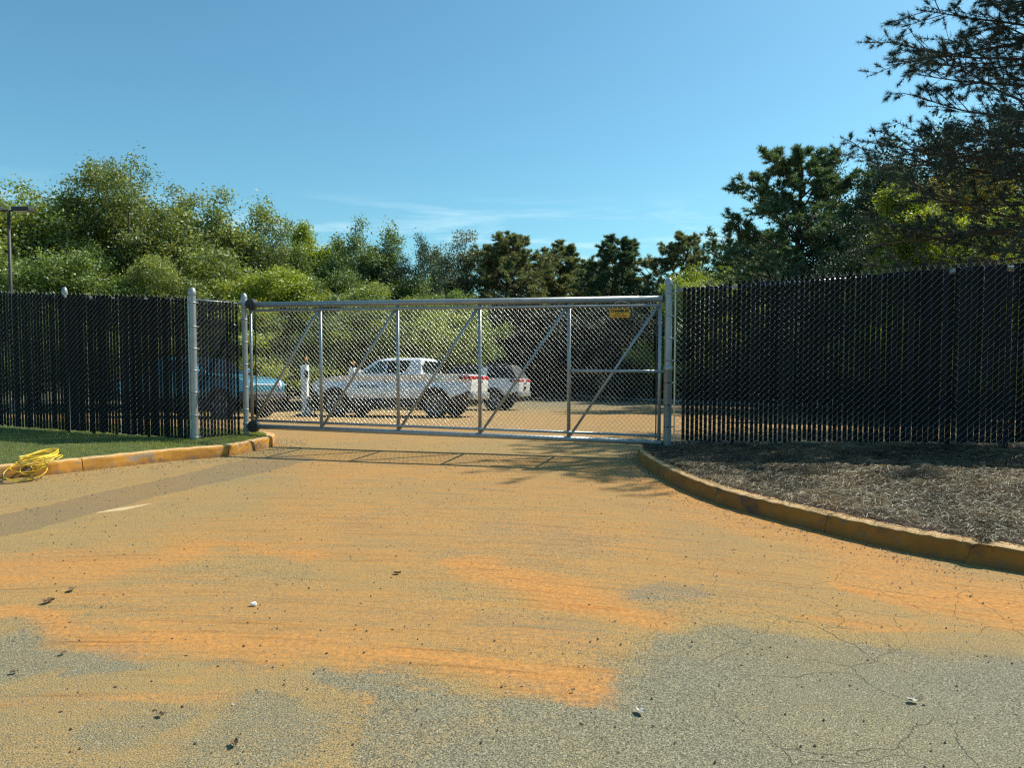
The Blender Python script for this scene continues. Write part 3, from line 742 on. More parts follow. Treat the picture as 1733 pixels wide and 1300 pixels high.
# roller housings on the left gate post
for z, r_ in ((2.185, .085), (.29, .09)):
    o_ = .0
    c = gp(.04, z, .0)
    rl = MB()
    ang = math.atan2(GD.y, GD.x); Mx = Matrix.Translation(c) @ Matrix.Rotation(ang, 4, 'Z')
    t_ = MB().lathe([(.02, -.055), (r_ * .93, -.055), (r_, -.045), (r_, .045), (r_ * .93, .055), (.02, .055)], (0, 0, 0), 22, 'Y')
    rl.add([Mx @ Vector(v) for v in t_.v], t_.f, False)
    g = rl.build('gate_roller', M['black'], pl)
    br = MB(); mid = (Vector((PL.x, PL.y, z)) + c) / 2
    br.box(mid + gn * .045 + up3 * .03, (.16, .012, .035), ang, .002); br.box(mid + gn * .045 - up3 * .04, (.16, .012, .035), ang, .002)
    br.lathe([(.046, z - .06), (.052, z - .055), (.052, z - .02), (.046, z - .015)], (PL.x, PL.y, 0), 14)
    br.lathe([(.046, z + .015), (.052, z + .02), (.052, z + .055), (.046, z + .06)], (PL.x, PL.y, 0), 14)
    br.tube([mid + gn * .03 + up3 * .03, mid + gn * .065 + up3 * .03], .009, 6); br.tube([mid + gn * .03 - up3 * .04, mid + gn * .065 - up3 * .04], .009, 6)
    br.build('roller_bracket', M['galv'], pl)

def text_mesh(txt, size, m, name='lettering', bold=0., sx=1., ext=.0015):
    cu = bpy.data.curves.new(name, 'FONT'); cu.body = txt; cu.size = size; cu.align_x = 'CENTER'; cu.align_y = 'CENTER'; cu.offset = bold; cu.extrude = ext; cu.resolution_u = 3
    o = bpy.data.objects.new('tmp', cu); COL.objects.link(o)
    dg = bpy.context.evaluated_depsgraph_get(); me = bpy.data.meshes.new_from_object(o.evaluated_get(dg)); bpy.data.objects.remove(o)
    me.materials.clear(); me.materials.append(m); return me
def face_mat(D, nrm, pos):
    """matrix: text x along D, y up, facing nrm"""
    D = Vector(D).normalized(); nrm = Vector(nrm).normalized(); upv = nrm.cross(D)
    return Matrix(((D.x, upv.x, nrm.x, pos[0]), (D.y, upv.y, nrm.y, pos[1]), (D.z, upv.z, nrm.z, pos[2]), (0, 0, 0, 1)))
# maker's plate, wired to the gate mesh
sg = empty('sign', (0, 0, 0)); tag(sg, 'small yellow fence maker plate wired to the mesh under the top rail of the gate', 'sign')
sgp = gp(5.69, 1.985, -.018 + .05); sw, sh = .275, .130
MX = face_mat(GD, gn, sgp)
bp_ = MB().box((0, 0, 0), (sw, sh, .002), None, 0); b2_ = MB()
b2_.add([MX @ Vector(v) for v in bp_.v], bp_.f); b2_.build('sign_plate', M['sign_yellow'], sg)
for txt, sz, yy, mk, bo, sxx in (('CHAMBLEE', .048, .028, 'dark_print', .0028, 1.02), ('FENCE CO.', .022, -.009, 'dark_print', .0004, 1.1), ('770-396-4200', .031, -.040, 'red_print', .0006, 1.08)):
    o = link('lettering', text_mesh(txt, sz, M[mk], bold=bo), sg); o.matrix_world = MX @ Matrix.Translation((0, yy, .0018)) @ Matrix.Diagonal((sxx, 1, 1, 1))
bd_ = MB()
for (a, b, w_, h_) in ((0, .060, .262, .003), (0, -.060, .262, .003), (-.131, 0, .003, .117), (.131, 0, .003, .117)):
    x_ = MB().box((a, b, .0018), (w_, h_, .0015)); bd_.add([MX @ Vector(v) for v in x_.v], x_.f)
bd_.build('sign_border', M['red_print'], sg)
for a in (-.125, .125):
    MB().tube([MX @ Vector((a, .052, .004)), MX @ Vector((a * 1.02, .075, .0)), MX @ Vector((a * 1.03, .10, .015))], .003, 5).build('wire_tie', M['galv_wire'], sg)

# ------------------------------------------------------------------ vehicles (x forward, origin on the ground under the middle)
def arc(cx, cz, r, a0, a1, n=9): return [(cx + r * math.cos(R(a0 + (a1 - a0) * i / n)), cz + r * math.sin(R(a0 + (a1 - a0) * i / n))) for i in range(n + 1)]
def loftsides(mb, poly, ybelt, top_z, bot_z, tuck_top, tuck_bot):
    """polygon in XZ as two shaped sides with a crowned width, joined edge to edge"""
    n = len(poly)
    def yw(x, z):
        w = ybelt - tuck_top * max(0, (z - .95) / (top_z - .95)) ** 2 - tuck_bot * max(0, (.85 - z) / (.85 - bot_z)) ** 2
        ex = abs(x) / 2.75
        return w - .16 * max(0, ex - .72) ** 2 / .078
    vs = [(p[0], yw(*p), p[1]) for p in poly] + [(p[0], -yw(*p), p[1]) for p in poly]
    fs = [tuple(range(n)), tuple(range(2 * n - 1, n - 1, -1))] + [(i, i + n, (i + 1) % n + n, (i + 1) % n) for i in range(n)]
    return mb.add(vs, fs)
def make_vehicle(name, kind, paint, label, group, door_text=None, simple_=False):
    v = empty(name); tag(v, label, 'pickup truck' if kind == 'truck' else 'SUV', group)
    L2 = 2.755 if kind == 'truck' else 2.55
    fx, rx, wr = L2 - .90, (L2 - .90) - (3.45 if kind == 'truck' else 3.08), .425
    A = .52   # arch radius
    belt = 1.36
    poly = [(-L2 + .04, .80)] + [(-L2 + .25, .76), (rx - A - .08, .66)] + arc(rx, .42, A, 160, 20) + [(rx + A + .04, .60), (fx - A - .04, .60)] + arc(fx, .42, A, 160, 12) + \
           [(L2 - .22, .74), (L2 - .03, .80), (L2, .98), (L2 - .03, 1.10), (L2 - .22, 1.19), (L2 - .7, 1.27), (L2 - 1.35, 1.33), (1.05, belt)]
    if kind == 'truck': poly += [(-1.1, belt), (-2.3, belt + .005), (-L2 + .12, belt - .01), (-L2 + .02, belt - .07), (-L2, 1.1)]
    else: poly += [(-1.1, belt), (-L2 + .12, belt - .02), (-L2 + .02, belt - .08), (-L2, 1.1)]
    body = loftsides(MB(), poly, .985, belt, .5, .05, .03).build('body', paint, v, bevel=.018)
    # lower cladding, sill and bumpers
    MB().box(((rx + fx) / 2, 0, .47), (fx - rx - 2 * A + .10, 1.92, .30), None, .05).build('sill', M['clad'], v)
    MB().box((0, 0, .58), (2 * L2 - .3, 1.34, .46), None, .05).build('underbody', M['clad'], v)
    MB().prism([(fx + A - .03, .45), (L2 - .12, .55), (L2 - .02, .66), (L2 - .01, .83), (fx + A - .10, .80)], -.90, .90).build('front_valance', M['clad'], v, bevel=.03)
    MB().prism([(rx - A + .03, .45), (-L2 + .18, .62), (-L2 + .05, .84), (rx - A + .10, .80)], -.90, .90).build('rear_valance', M['clad'], v, bevel=.03)
    for sx_, nm in ((1, 'front_bumper'), (-1, 'rear_bumper')):
        MB().box((sx_ * (L2 - .06), 0, .68), (.22, 1.66, .22), None, .04).build(nm, M['clad'] if sx_ > 0 else M['galv'], v)
    # wheel arches lining
    for wx in (fx, rx):
        for s in (1, -1):
            a_ = MB()
            pts = arc(wx, .42, A + .025, 172, 8, 12); inn = arc(wx, .42, A - .055, 170, 10, 12)
            vs = [(p[0], s * .992, p[1]) for p in pts] + [(p[0], s * .988, p[1]) for p in inn]; k = len(pts)
            vs += [(p[0], s * .60, p[1]) for p in inn]
            a_.add(vs, [(i, i + 1, i + 1 + k, i + k) for i in range(k - 1)] + [(i + k, i + 1 + k, i + 1 + 2 * k, i + 2 * k) for i in range(k - 1)])
            a_.build('wheel_arch', M['clad'], v)
    # cab
    tz = 1.885 if kind == 'truck' else 1.90
    if kind == 'truck': base = (1.22, -1.12); top = (.42, -1.02)
    else: base = (1.10, -L2 + .10); top = (.30, -L2 + .42)
    yb, yt = .90, .70
    mb = MB()
    zz = [belt - .02, belt + .25, tz - .09, tz]
    def sec(t): return base[0] + (top[0] - base[0]) * t, base[1] + (top[1] - base[1]) * t, yb + (yt - yb) * t
    prof = []
    for t in (0, .5, .86, 1.0):
        a, b, y = sec(t); z = belt - .02 + (tz - belt + .02) * t
        if t == 1.0: a -= .28; b += .06; y -= .10
        prof.append((a, b, y, z))
    vs = []
    for (a, b, y, z) in prof: vs += [(a, y * .93, z), (a - .35, y, z), (b, y, z), (b, -y, z), (a - .35, -y, z), (a, -y * .93, z)]
    fs = []
    for q in range(3):
        for j in range(6): fs.append((q * 6 + j, q * 6 + (j + 1) % 6, (q + 1) * 6 + (j + 1) % 6, (q + 1) * 6 + j))
    fs.append(tuple(range(18, 24)))
    mb.add(vs, fs)
    cabm = paint if kind == 'truck' else M['clad']
    cab = mb.build('cab', cabm, v, bevel=.02)
    if kind != 'truck':
        MB().box(((top[0] + top[1]) / 2 - .05, 0, tz + .004), (top[0] - top[1] - .2, 1.22, .03), None, .012).build('roof_panel', M['glass'], v)
        for s in (1, -1): MB().tube([(top[0] - .3, s * .62, tz + .04), (top[1] + .2, s * .62, tz + .04)], .016, 8).build('roof_bar', M['clad'], v)
    # side windows lie 4 mm proud of the cab side
    def side(x, z, s):
        t = (z - (belt - .02)) / (tz - belt + .02); y = yb + (yt - yb) * t
        return (x, s * (y + .006), z)
    def win(nm, pts, m):
        for s in (1, -1):
            o_ = [side(x, z, s) for x, z in pts]; i_ = [(p[0], p[1] - s * .03, p[2]) for p in o_]; k = len(o_)
            MB().add(o_ + i_, [tuple(range(k)), tuple(range(2 * k - 1, k - 1, -1))] + [(i, (i + 1) % k, (i + 1) % k + k, i + k) for i in range(k)]).build(nm, m, v)
    z0, z1 = belt + .03, tz - .095
    if kind == 'truck':
        win('front_window', [(.98, z0), (.62, z0 + .22), (.34, z1), (.13, z1), (.13, z0)], M['glass_teal'])
        win('rear_window', [(.09, z0), (.09, z1), (-.62, z1), (-.68, z1 - .05), (-.66, z1 - .17), (-.56, z0 + .07), (-.42, z0)], M['glass'])
        # back glass and the open bed
        MB().box((-1.125, 0, 1.58), (.03, 1.42, .40), Matrix.Rotation(R(-9), 4, 'Y'), .01).build('back_window', M['glass'], v)
        MB().box((-1.9, 0, belt + .006), (1.45, 1.55, .03), None, .008).build('bed_cover', M['clad'], v)
    else:
        win('front_window', [(.86, z0), (.50, z0 + .22), (.22, z1), (.05, z1), (.05, z0)], M['glass'])
        win('rear_window', [(.01, z0), (.01, z1), (-.85, z1), (-.85, z0)], M['glass'])
        win('pillar', [(-.87, z0 - .04), (-.87, z1 + .01), (-1.13, z1 + .01), (-1.13, z0 - .04)], paint)
        win('quarter_window', [(-1.15, z0), (-1.15, z1), (-2.0, z1), (-2.12, z0)], M['glass'])
        MB().box((-L2 + .29, 0, 1.62), (.03, 1.40, .36), Matrix.Rotation(R(31), 4, 'Y'), .01).build('back_window', M['glass'], v)
    wsx = (base[0] + top[0]) / 2; ang_ = math.atan2(tz - belt, base[0] - top[0])
    MB().box((wsx + .022, 0, (belt + tz) / 2 - .01), (math.hypot(tz - belt, base[0] - top[0]) * .86, 1.42, .03), Matrix.Rotation(ang_, 4, 'Y'), .01).build('windscreen', M['glass'], v)
    # lamps, handles, mirrors, door seams
    for s in (1, -1):
        MB().box((-L2 + .055, s * .56, 1.245), (.12, .80, .105), None, .02).build('tail_lamp', M['red_lens'], v)
        MB().box((-L2 + .18, s * .905, 1.245), (.22, .06, .10), Matrix.Rotation(s * R(-7), 4, 'Z'), .012).build('side_lamp', M['red_lens'], v)
        MB().box((-L2 + .34, s * .930, 1.245), (.11, .04, .10), None, .01).build('lamp_trim', M['black'], v)
        hl = MB().lathe([(.0, .035), (.055, .03), (.065, .0), (.07, -.04)], (0, 0, 0), 14, 'X')
        vv = [(p[0] + L2 - .01, p[1] + s * .60, 1.02 + (p[2] * 2.1)) for p in hl.v]; MB().add(vv, hl.f, True).build('headlight', M['light_lens'], v)
        ms = MB().box((.98, s * 1.06, belt + .12), (.11, .22, .16), None, .035); ms.box((1.0, s * .95, belt + .03), (.08, .12, .04)); ms.build('mirror', paint, v)
        for dx in (.02, -.98):
            MB().box((dx + .02, s * .985, 1.12), (.17, .012, .028), None, .004).build('door_handle', M['clad'], v)
        for dx in (1.02, .11, -.78):
            MB().box((dx, s * .9795, .96), (.008, .016, .74)).build('door_seam', M['black'], v)
    MB().box((L2 - .005, 0, 1.03), (.03, 1.16, .028), None, .004).build('light_bar', M['light_lens'], v)
    for s in (1, -1): MB().box((L2 - .03, s * .77, 1.03), (.05, .24, .028), Matrix.Rotation(s * R(-18), 4, 'Z'), .004).build('light_bar', M['light_lens'], v)
    MB().box((-L2 - .004, 0, .93), (.012, .32, .15), None, .003).build('licence_plate', M['kerb_grey'] if kind == 'truck' else M['black'], v)
    MB().box((L2 - .01, 0, .60), (.10, 1.1, .06), None, .015).build('skid_plate', M['galv'], v)
    # lettering
    o = link('lettering', text_mesh('RIVIAN', .11, M['dark_print'], bold=.002), v)
    o.matrix_local = face_mat((0, -1, 0), (-1, 0, 0), (-L2 - .006, 0, 1.13)) @ Matrix.Diagonal((1.5, 1, 1, 1))
    if door_text:
        o = link('lettering', text_mesh(door_text, .13, M['dark_print'], bold=.003), v)
        o.matrix_local = face_mat((-1, 0, 0), (0, 1, 0), (.66, .990, .97)) @ Matrix.Diagonal((1.1, 1, 1, 1))
        o = link('lettering', text_mesh('ZEC', .13, M['teal_print'], bold=.004), v)
        o.matrix_local = face_mat((-1, 0, 0), (0, 1, 0), (-1.62, .974, 1.20)) @ Matrix.Diagonal((1.6, 1, 1, 1))
    # wheels
    def wheel(wx, s):
        w = empty('wheel'); w.parent = v; w.location = (wx, s * .84, wr)
        ty = MB().lathe([(.27, -.11), (.36, -.135), (.405, -.125), (.425, -.10), (.425, .10), (.405, .125), (.36, .135), (.27, .11)], (0, 0, 0), 28, 'Y')
        for k in range(28):
            a = 2 * math.pi * k / 28; ty.box((math.cos(a) * .424, 0, math.sin(a) * .424), (.035, .2, .014), Matrix.Rotation(-a + math.pi / 2, 4, 'Y'))
        ty.build('tyre', M['rubber'], w)
        rm = MB().lathe([(.275, s * .115), (.26, s * .12), (.245, s * .09), (.24, s * -.05)], (0, 0, 0), 24, 'Y')
        rm.lathe([(.001, s * .10), (.05, s * .10), (.06, s * .07)], (0, 0, 0), 12, 'Y')
        for k in range(5):
            for da in (-.16, .16):
                a = 2 * math.pi * k / 5 + da; a2 = 2 * math.pi * k / 5 + da * 2.4
                rm.tube([(math.cos(a) * .04, s * .09, math.sin(a) * .04), (math.cos(a) * .13, s * .085, math.sin(a) * .13), (math.cos(a2) * .255, s * .10, math.sin(a2) * .255)], .014, 5)
        rm.build('rim', M['rim'], w)
        MB().lathe([(.001, s * .02), (.24, s * .02)], (0, 0, 0), 20, 'Y').build('brake_disc', M['bronze'], w)
    for s in (1, -1):
        for wx in (fx, rx): wheel(wx, s)
    return v
def place(v, x, y, rz, tilt=True):
    v.location = (x, y, float(zroad(x, y)))
    sl_ = (float(zroad(x, y + 1.5)) - float(zroad(x, y - 1.5))) / 3
    v.rotation_mode = 'QUATERNION'; up_ = Vector((0, -sl_, 1)).normalized()
    f_ = Vector((math.cos(rz), math.sin(rz), 0)); f_ = (f_ - up_ * f_.dot(up_)).normalized(); l_ = up_.cross(f_)
    v.rotation_quaternion = Matrix(((f_.x, l_.x, up_.x), (f_.y, l_.y, up_.y), (f_.z, l_.z, up_.z))).to_quaternion()
YAW = R(180 - 16)
t1_ = make_vehicle('pickup_truck', 'truck', M['white_paint'], 'white pickup truck with dark door lettering parked behind the middle of the gate', 'vehicles parked in the lot', 'WOFOORT')
place(t1_, -3.65, 24.1, YAW)
t2_ = make_vehicle('sport_utility_vehicle', 'suv', M['white_paint'], 'white SUV with a black roof and white side pillar behind the white pickup', 'vehicles parked in the lot')
place(t2_, -1.9, 32.0, YAW)
t3_ = make_vehicle('pickup_truck', 'truck', M['blue_paint'], 'blue pickup truck with a white light bar, nose showing right of the left gate post', 'vehicles parked in the lot')
place(t3_, -9.95, 23.4, R(-24))

# ------------------------------------------------------------------ chargers
def charger(px, py_base, Y, sc, label):
    p = atY(px, py_base, Y); z0 = float(zroad(p.x, Y)); o = empty('charging_post', (p.x, Y, z0), R(-14)); o.scale = (sc, sc, sc)
    tag(o, label, 'charging post', 'white vehicle charging posts in the lot')
    b = MB(); pr = [(.10, .07, 0), (.105, .075, .6), (.115, .085, 1.35), (.115, .085, 1.72)]
    vs = []
    for (a, c, z) in pr: vs += [(-a, -c, z), (a, -c, z), (a, c, z), (-a, c, z)]
    fs = [(q * 4 + j, q * 4 + (j + 1) % 4, q * 4 + 4 + (j + 1) % 4, q * 4 + 4 + j) for q in range(3) for j in range(4)] + [(12, 13, 14, 15)]
    b.add(vs, fs).build('cabinet', M['white_plastic'], o, bevel=.012)
    MB().box((0, 0, .03), (.62, .42, .06), None, .01).build('base_plate', M['black'], o)
    MB().box((.13, -.09, .16), (.24, .2, .26), None, .04).build('base_cover', M['white_plastic'], o)
    MB().box((.10, -.085, 1.42), (.14, .07, .24), None, .02).build('holster', M['black'], o)
    cb = MB().tube([(.12, -.12, 1.36), (.24, -.16, 1.1), (.26, -.16, .7), (.14, -.14, .3), (.02, -.16, .12)], .014, 7); cb.build('cable', M['black'], o)
    pts = [(.30 + .17 * math.cos(a), -.22, .20 + .17 * math.sin(a)) for a in np.linspace(0, 6.28, 20)]
    MB().tube(pts, .016, 6, closed=True).build('cable', M['black'], o)
    MB().tube([(.05, 0, 1.72), (.05, 0, 1.88)], .018, 8).build('mast', M['black'], o)
    MB().lathe([(.02, 1.86), (.055, 1.88), (.05, 1.93), (.03, 1.98), (.001, 2.02)], (.05, 0, 0), 10).build('beacon', M['orange'], o)
    return o
charger(517, 700, 24.4, .98, 'nearer white charging post with orange beacon, standing clear between the blue and white pickups')
charger(597, 690, 27.6, .98, 'farther white charging post with orange beacon, half hidden behind the white pickup hood')

# ------------------------------------------------------------------ light poles
def lamp_pole(x, y, z, rz, label, r=.055):
    z0 = float(zroad(x, y)); o = empty('light_pole', (x, y, z0), rz); tag(o, label, 'light pole', 'twin head parking lot lights')
    h = z - z0
    MB().tube([(0, 0, 0), (0, 0, h)], [r * 1.15, r], 12).build('pole', M['bronze'], o)
    MB().lathe([(.16, 0), (.16, .45), (.14, .5)], (0, 0, 0), 14, cap=True).build('footing', M['kerb_grey'], o)
    for s in (1, -1):
        MB().box((s * .12, 0, h - .05), (.22, .06, .06), None, .01).build('arm', M['bronze'], o)
        hd = MB().box((s * .50, 0, h), (.62, .40, .16), None, .03).build('lamp_head', M['bronze'], o)
        MB().box((s * .50, 0, h - .086), (.50, .30, .012)).build('lens', M['light_lens'], hd)
    return o
p_ = atY(14, 354, 27); lamp_pole(p_.x, 27, p_.z, R(4), 'tall dark parking lot light pole standing over the left fence')
p_ = atY(1402, 455, 44); lamp_pole(p_.x, 44, p_.z, R(-20), 'distant twin parking lot light just showing over the top of the right fence')

# ------------------------------------------------------------------ trees
def rot_towards(d, el, az):
    x, y, z = basis(d); return (z * math.cos(el) + (x * math.cos(az) + y * math.sin(az)) * math.sin(el)).normalized()
def skeleton(H, Rc, kind, seed):
    """returns wood polylines [(pts, r0, r1)] and foliage twigs [(a, b)]"""
    rd = random.Random(seed); wood = []; twigs = []
    trunk_top = H * (.62 if kind in ('broad', 'open', 'high') else .95)
    tp = []; p = Vector((0, 0, -.2)); d = Vector((0, 0, 1)); nseg = 9
    for i in range(nseg + 1):
        tp.append(p.copy()); d = (d + Vector((rd.gauss(0, .05), rd.gauss(0, .05), 0))).normalized(); p = p + d * trunk_top / nseg
    r0 = .022 * H * (.75 if kind == 'pine' else .8)
    wood.append((tp, r0, r0 * .22))
    def trunk_at(t):
        q = t * nseg; i = min(nseg - 1, int(q)); return tp[i].lerp(tp[i + 1], q - i)
    base_t = .16
    if kind == 'high': kind = 'broad'; base_t = .40
    nb = {'broad': 31, 'open': 22, 'slim': 20, 'pine': 46, 'bush': 16}[kind]
    for b in range(nb):
        u = (b + rd.random()) / nb
        if kind == 'pine':
            t = .30 + .68 * u; ln = Rc * (1.12 - .75 * max(0, (u - .35) / .65) ** 1.5) * (.55 + .45 * min(1, u / .2 + .25)) * rd.uniform(.75, 1.12); el = R(96 - 58 * u + rd.gauss(0, 8))
        elif kind == 'slim':
            t = .12 + .86 * u; ln = Rc * (1.25 - .8 * u) * rd.uniform(.7, 1.15); el = R(68 - 38 * u + rd.gauss(0, 8))
        elif kind == 'bush':
            t = .05 + .9 * u; ln = Rc * rd.uniform(.7, 1.1); el = R(85 - 70 * u)
        else:
            t = base_t + (1 - base_t) * u; ln = (Rc * (1.08 - .25 * u) if u < .6 else (Rc * .93 + (H * .36 - Rc * .93) * (u - .6) / .4)) * rd.uniform(.78, 1.12); el = R(92 - 66 * u + rd.gauss(0, 9))
        az = b * 2.39996 + rd.gauss(0, .3); s = trunk_at(t)
        d = Vector((math.sin(el) * math.cos(az), math.sin(el) * math.sin(az), math.cos(el)))
        pts = [s]; ns = 6; dd = d.copy()
        for i in range(ns):
            lift = .10 if kind != 'pine' else .05
            dd = (dd + Vector((rd.gauss(0, .10), rd.gauss(0, .10), rd.gauss(0, .06) + lift))).normalized(); pts.append(pts[-1] + dd * ln / ns)
        rb = r0 * .30 * (ln / Rc) ** .6; wood.append((pts, rb, rb * .2))
        nsub = 9 if kind != 'pine' else 8
        for c in range(nsub):
            q = .25 + .75 * (c + rd.random()) / nsub; f = q * ns; i = min(ns - 1, int(f)); sp_ = pts[i].lerp(pts[i + 1], f - i)
            d2 = rot_towards((pts[i + 1] - pts[i]), R(rd.uniform(28, 62)), rd.random() * 6.28); d2 = (d2 + Vector((0, 0, .22))).normalized()
            l2 = ln * rd.uniform(.24, .42) * (1.15 - .5 * q); e = sp_ + d2 * l2
            mid = sp_.lerp(e, .5) + Vector((0, 0, rd.gauss(0, .04) * l2)); wood.append(([sp_, mid, e], rb * .34, rb * .1)); 
            for k in range(4):
                q3 = .3 + .7 * (k + rd.random()) / 4; s3 = sp_.lerp(e, q3); d3 = rot_towards(d2, R(rd.uniform(20, 65)), rd.random() * 6.28); d3 = (d3 + Vector((0, 0, .15))).normalized()
                twigs.append((s3, s3 + d3 * l2 * rd.uniform(.3, .55)))
            twigs.append((mid, e + d2 * l2 * .15))
    return wood, twigs
def wood_mesh(wood, m, name='trunk', thin=.0):
    mb = MB()
    for k, (pts, a, b) in enumerate(wood):
        n = 9 if k == 0 else (5 if a > .03 else 3); K = len(pts)
        rr = [a + (b - a) * (i / (K - 1)) ** .8 for i in range(K)]
        if k == 0: rr[0] *= 1.5
        mb.tube(pts, [max(.005, x) for x in rr], n, caps=False)
    return mb.mesh(name, m)
def leaf_mesh(twigs, per, size, spread, m, name='crown', seed=0, asp=.55):
    g = np.random.default_rng(seed); A = np.array([tuple(t[0]) for t in twigs]); B = np.array([tuple(t[1]) for t in twigs]); T = len(twigs)
    cnt = g.poisson(per, T); idx = np.repeat(np.arange(T), cnt); n = len(idx); t = g.random(n)[:, None] ** .8
    P = A[idx] * (1 - t) + B[idx] * t + g.normal(0, spread, (n, 3)) * [1, 1, .8]
    d1 = g.normal(0, 1, (n, 3)); d1 /= np.linalg.norm(d1, axis=1)[:, None]; q = g.normal(0, 1, (n, 3)); q[:, 2] += .0
    d2 = np.cross(d1, q); d2 /= np.linalg.norm(d2, axis=1)[:, None]
    s = size * g.uniform(.6, 1.3, n)[:, None]
    V = np.stack([P - d1 * s * .5, P + d2 * s * asp * .5, P + d1 * s * .5, P - d2 * s * asp * .5], 1).reshape(-1, 3)
    cv = g.normal(.45, .16, T)[idx] + g.normal(0, .14, n)
    return np_mesh(name, V, np.arange(4 * n).reshape(n, 4), m, False, {'var': np.repeat(np.clip(cv, 0, 1), 4)})
def needle_mesh(twigs, tufts, per, ln, wd, m, name='crown', seed=0):
    g = np.random.default_rng(seed); A = np.array([tuple(t[0]) for t in twigs]); B = np.array([tuple(t[1]) for t in twigs]); T = len(twigs)
    ti = np.repeat(np.arange(T), tufts); tt = np.tile(np.linspace(.25, 1, tufts), T)[:, None] + g.normal(0, .06, (T * tufts, 1))
    C = A[ti] * (1 - tt) + B[ti] * tt; ax = (B - A)[ti]; ax /= np.linalg.norm(ax, axis=1)[:, None] + 1e-6
    tv = g.normal(.45, .17, T * tufts); idx = np.repeat(np.arange(len(C)), per); n = len(idx)
    d = g.normal(0, 1, (n, 3)) * .62 + ax[idx] * .75 + [0, 0, .12]; d /= np.linalg.norm(d, axis=1)[:, None]
    q = g.normal(0, 1, (n, 3)); sd = np.cross(d, q); sd /= np.linalg.norm(sd, axis=1)[:, None]
    l_ = ln * g.uniform(.7, 1.2, n)[:, None]; s0 = C[idx] + g.normal(0, ln * .08, (n, 3))
    V = np.stack([s0 - sd * wd * .5, s0 + sd * wd * .5, s0 + d * l_], 1).reshape(-1, 3)
    return np_mesh(name, V, np.arange(3 * n).reshape(n, 3), m, False, {'var': np.repeat(np.clip(tv[idx] + g.normal(0, .12, n), 0, 1), 3)})

PROTO = {}
def proto(key, H, Rc, kind, seed, per=0, size=0, spread=0, tufts=0, nper=0, nl=0, nw=0):
    wood, tw = skeleton(H, Rc, kind, seed)
    wm = wood_mesh(wood, M['bark_pine'] if kind == 'pine' else M['bark'])
    if kind == 'pine' and tufts: cm_ = needle_mesh(tw, tufts, nper, nl, nw, M['n_pine'], seed=seed)
    else: cm_ = leaf_mesh(tw, per, size, spread, M['f_green'], seed=seed)
    PROTO[key] = (wm, cm_, H)
proto('broad1', 12, 4.6, 'broad', 1, 60, .12, .22)
proto('broad2', 11, 4.0, 'open', 2, 50, .115, .22)
proto('broad3', 9, 3.8, 'broad', 3, 62, .115, .20)
proto('broad4', 9, 3.8, 'high', 6, 56, .115, .20)
proto('slim1', 9, 2.2, 'slim', 4, 60, .11, .20)
proto('pine1', 11, 2.9, 'pine', 5, tufts=3, nper=16, nl=.19, nw=.036)
proto('pine2', 11, 2.5, 'pine', 8, tufts=3, nper=16, nl=.19, nw=.036)
TRUNKLESS = 0
def tree(name, key, px, topy, Y, wscale, fm, label, group, hs=None, rz=None, z0=None):
    wm, cm_, H = PROTO[key]; p = atY(px, topy, Y); zg = float(zroad(0, Y)) - .05 if z0 is None else z0
    sc = (p.z - zg) / (H * (1.02 if key[0] != 'p' else .99))
    o = empty(name, (p.x, Y, zg), rz if rz is not None else random.random() * 6.28); wscale *= 1.28; o.scale = (sc * wscale, sc * wscale, sc)
    tag(o, label, 'tree', group)
    link('trunk', wm, o); c = link('crown', cm_, o)
    c.material_slots[0].link = 'OBJECT'; c.material_slots[0].material = M[fm]
    return o
GB = 'trees along the back of the parking lot'
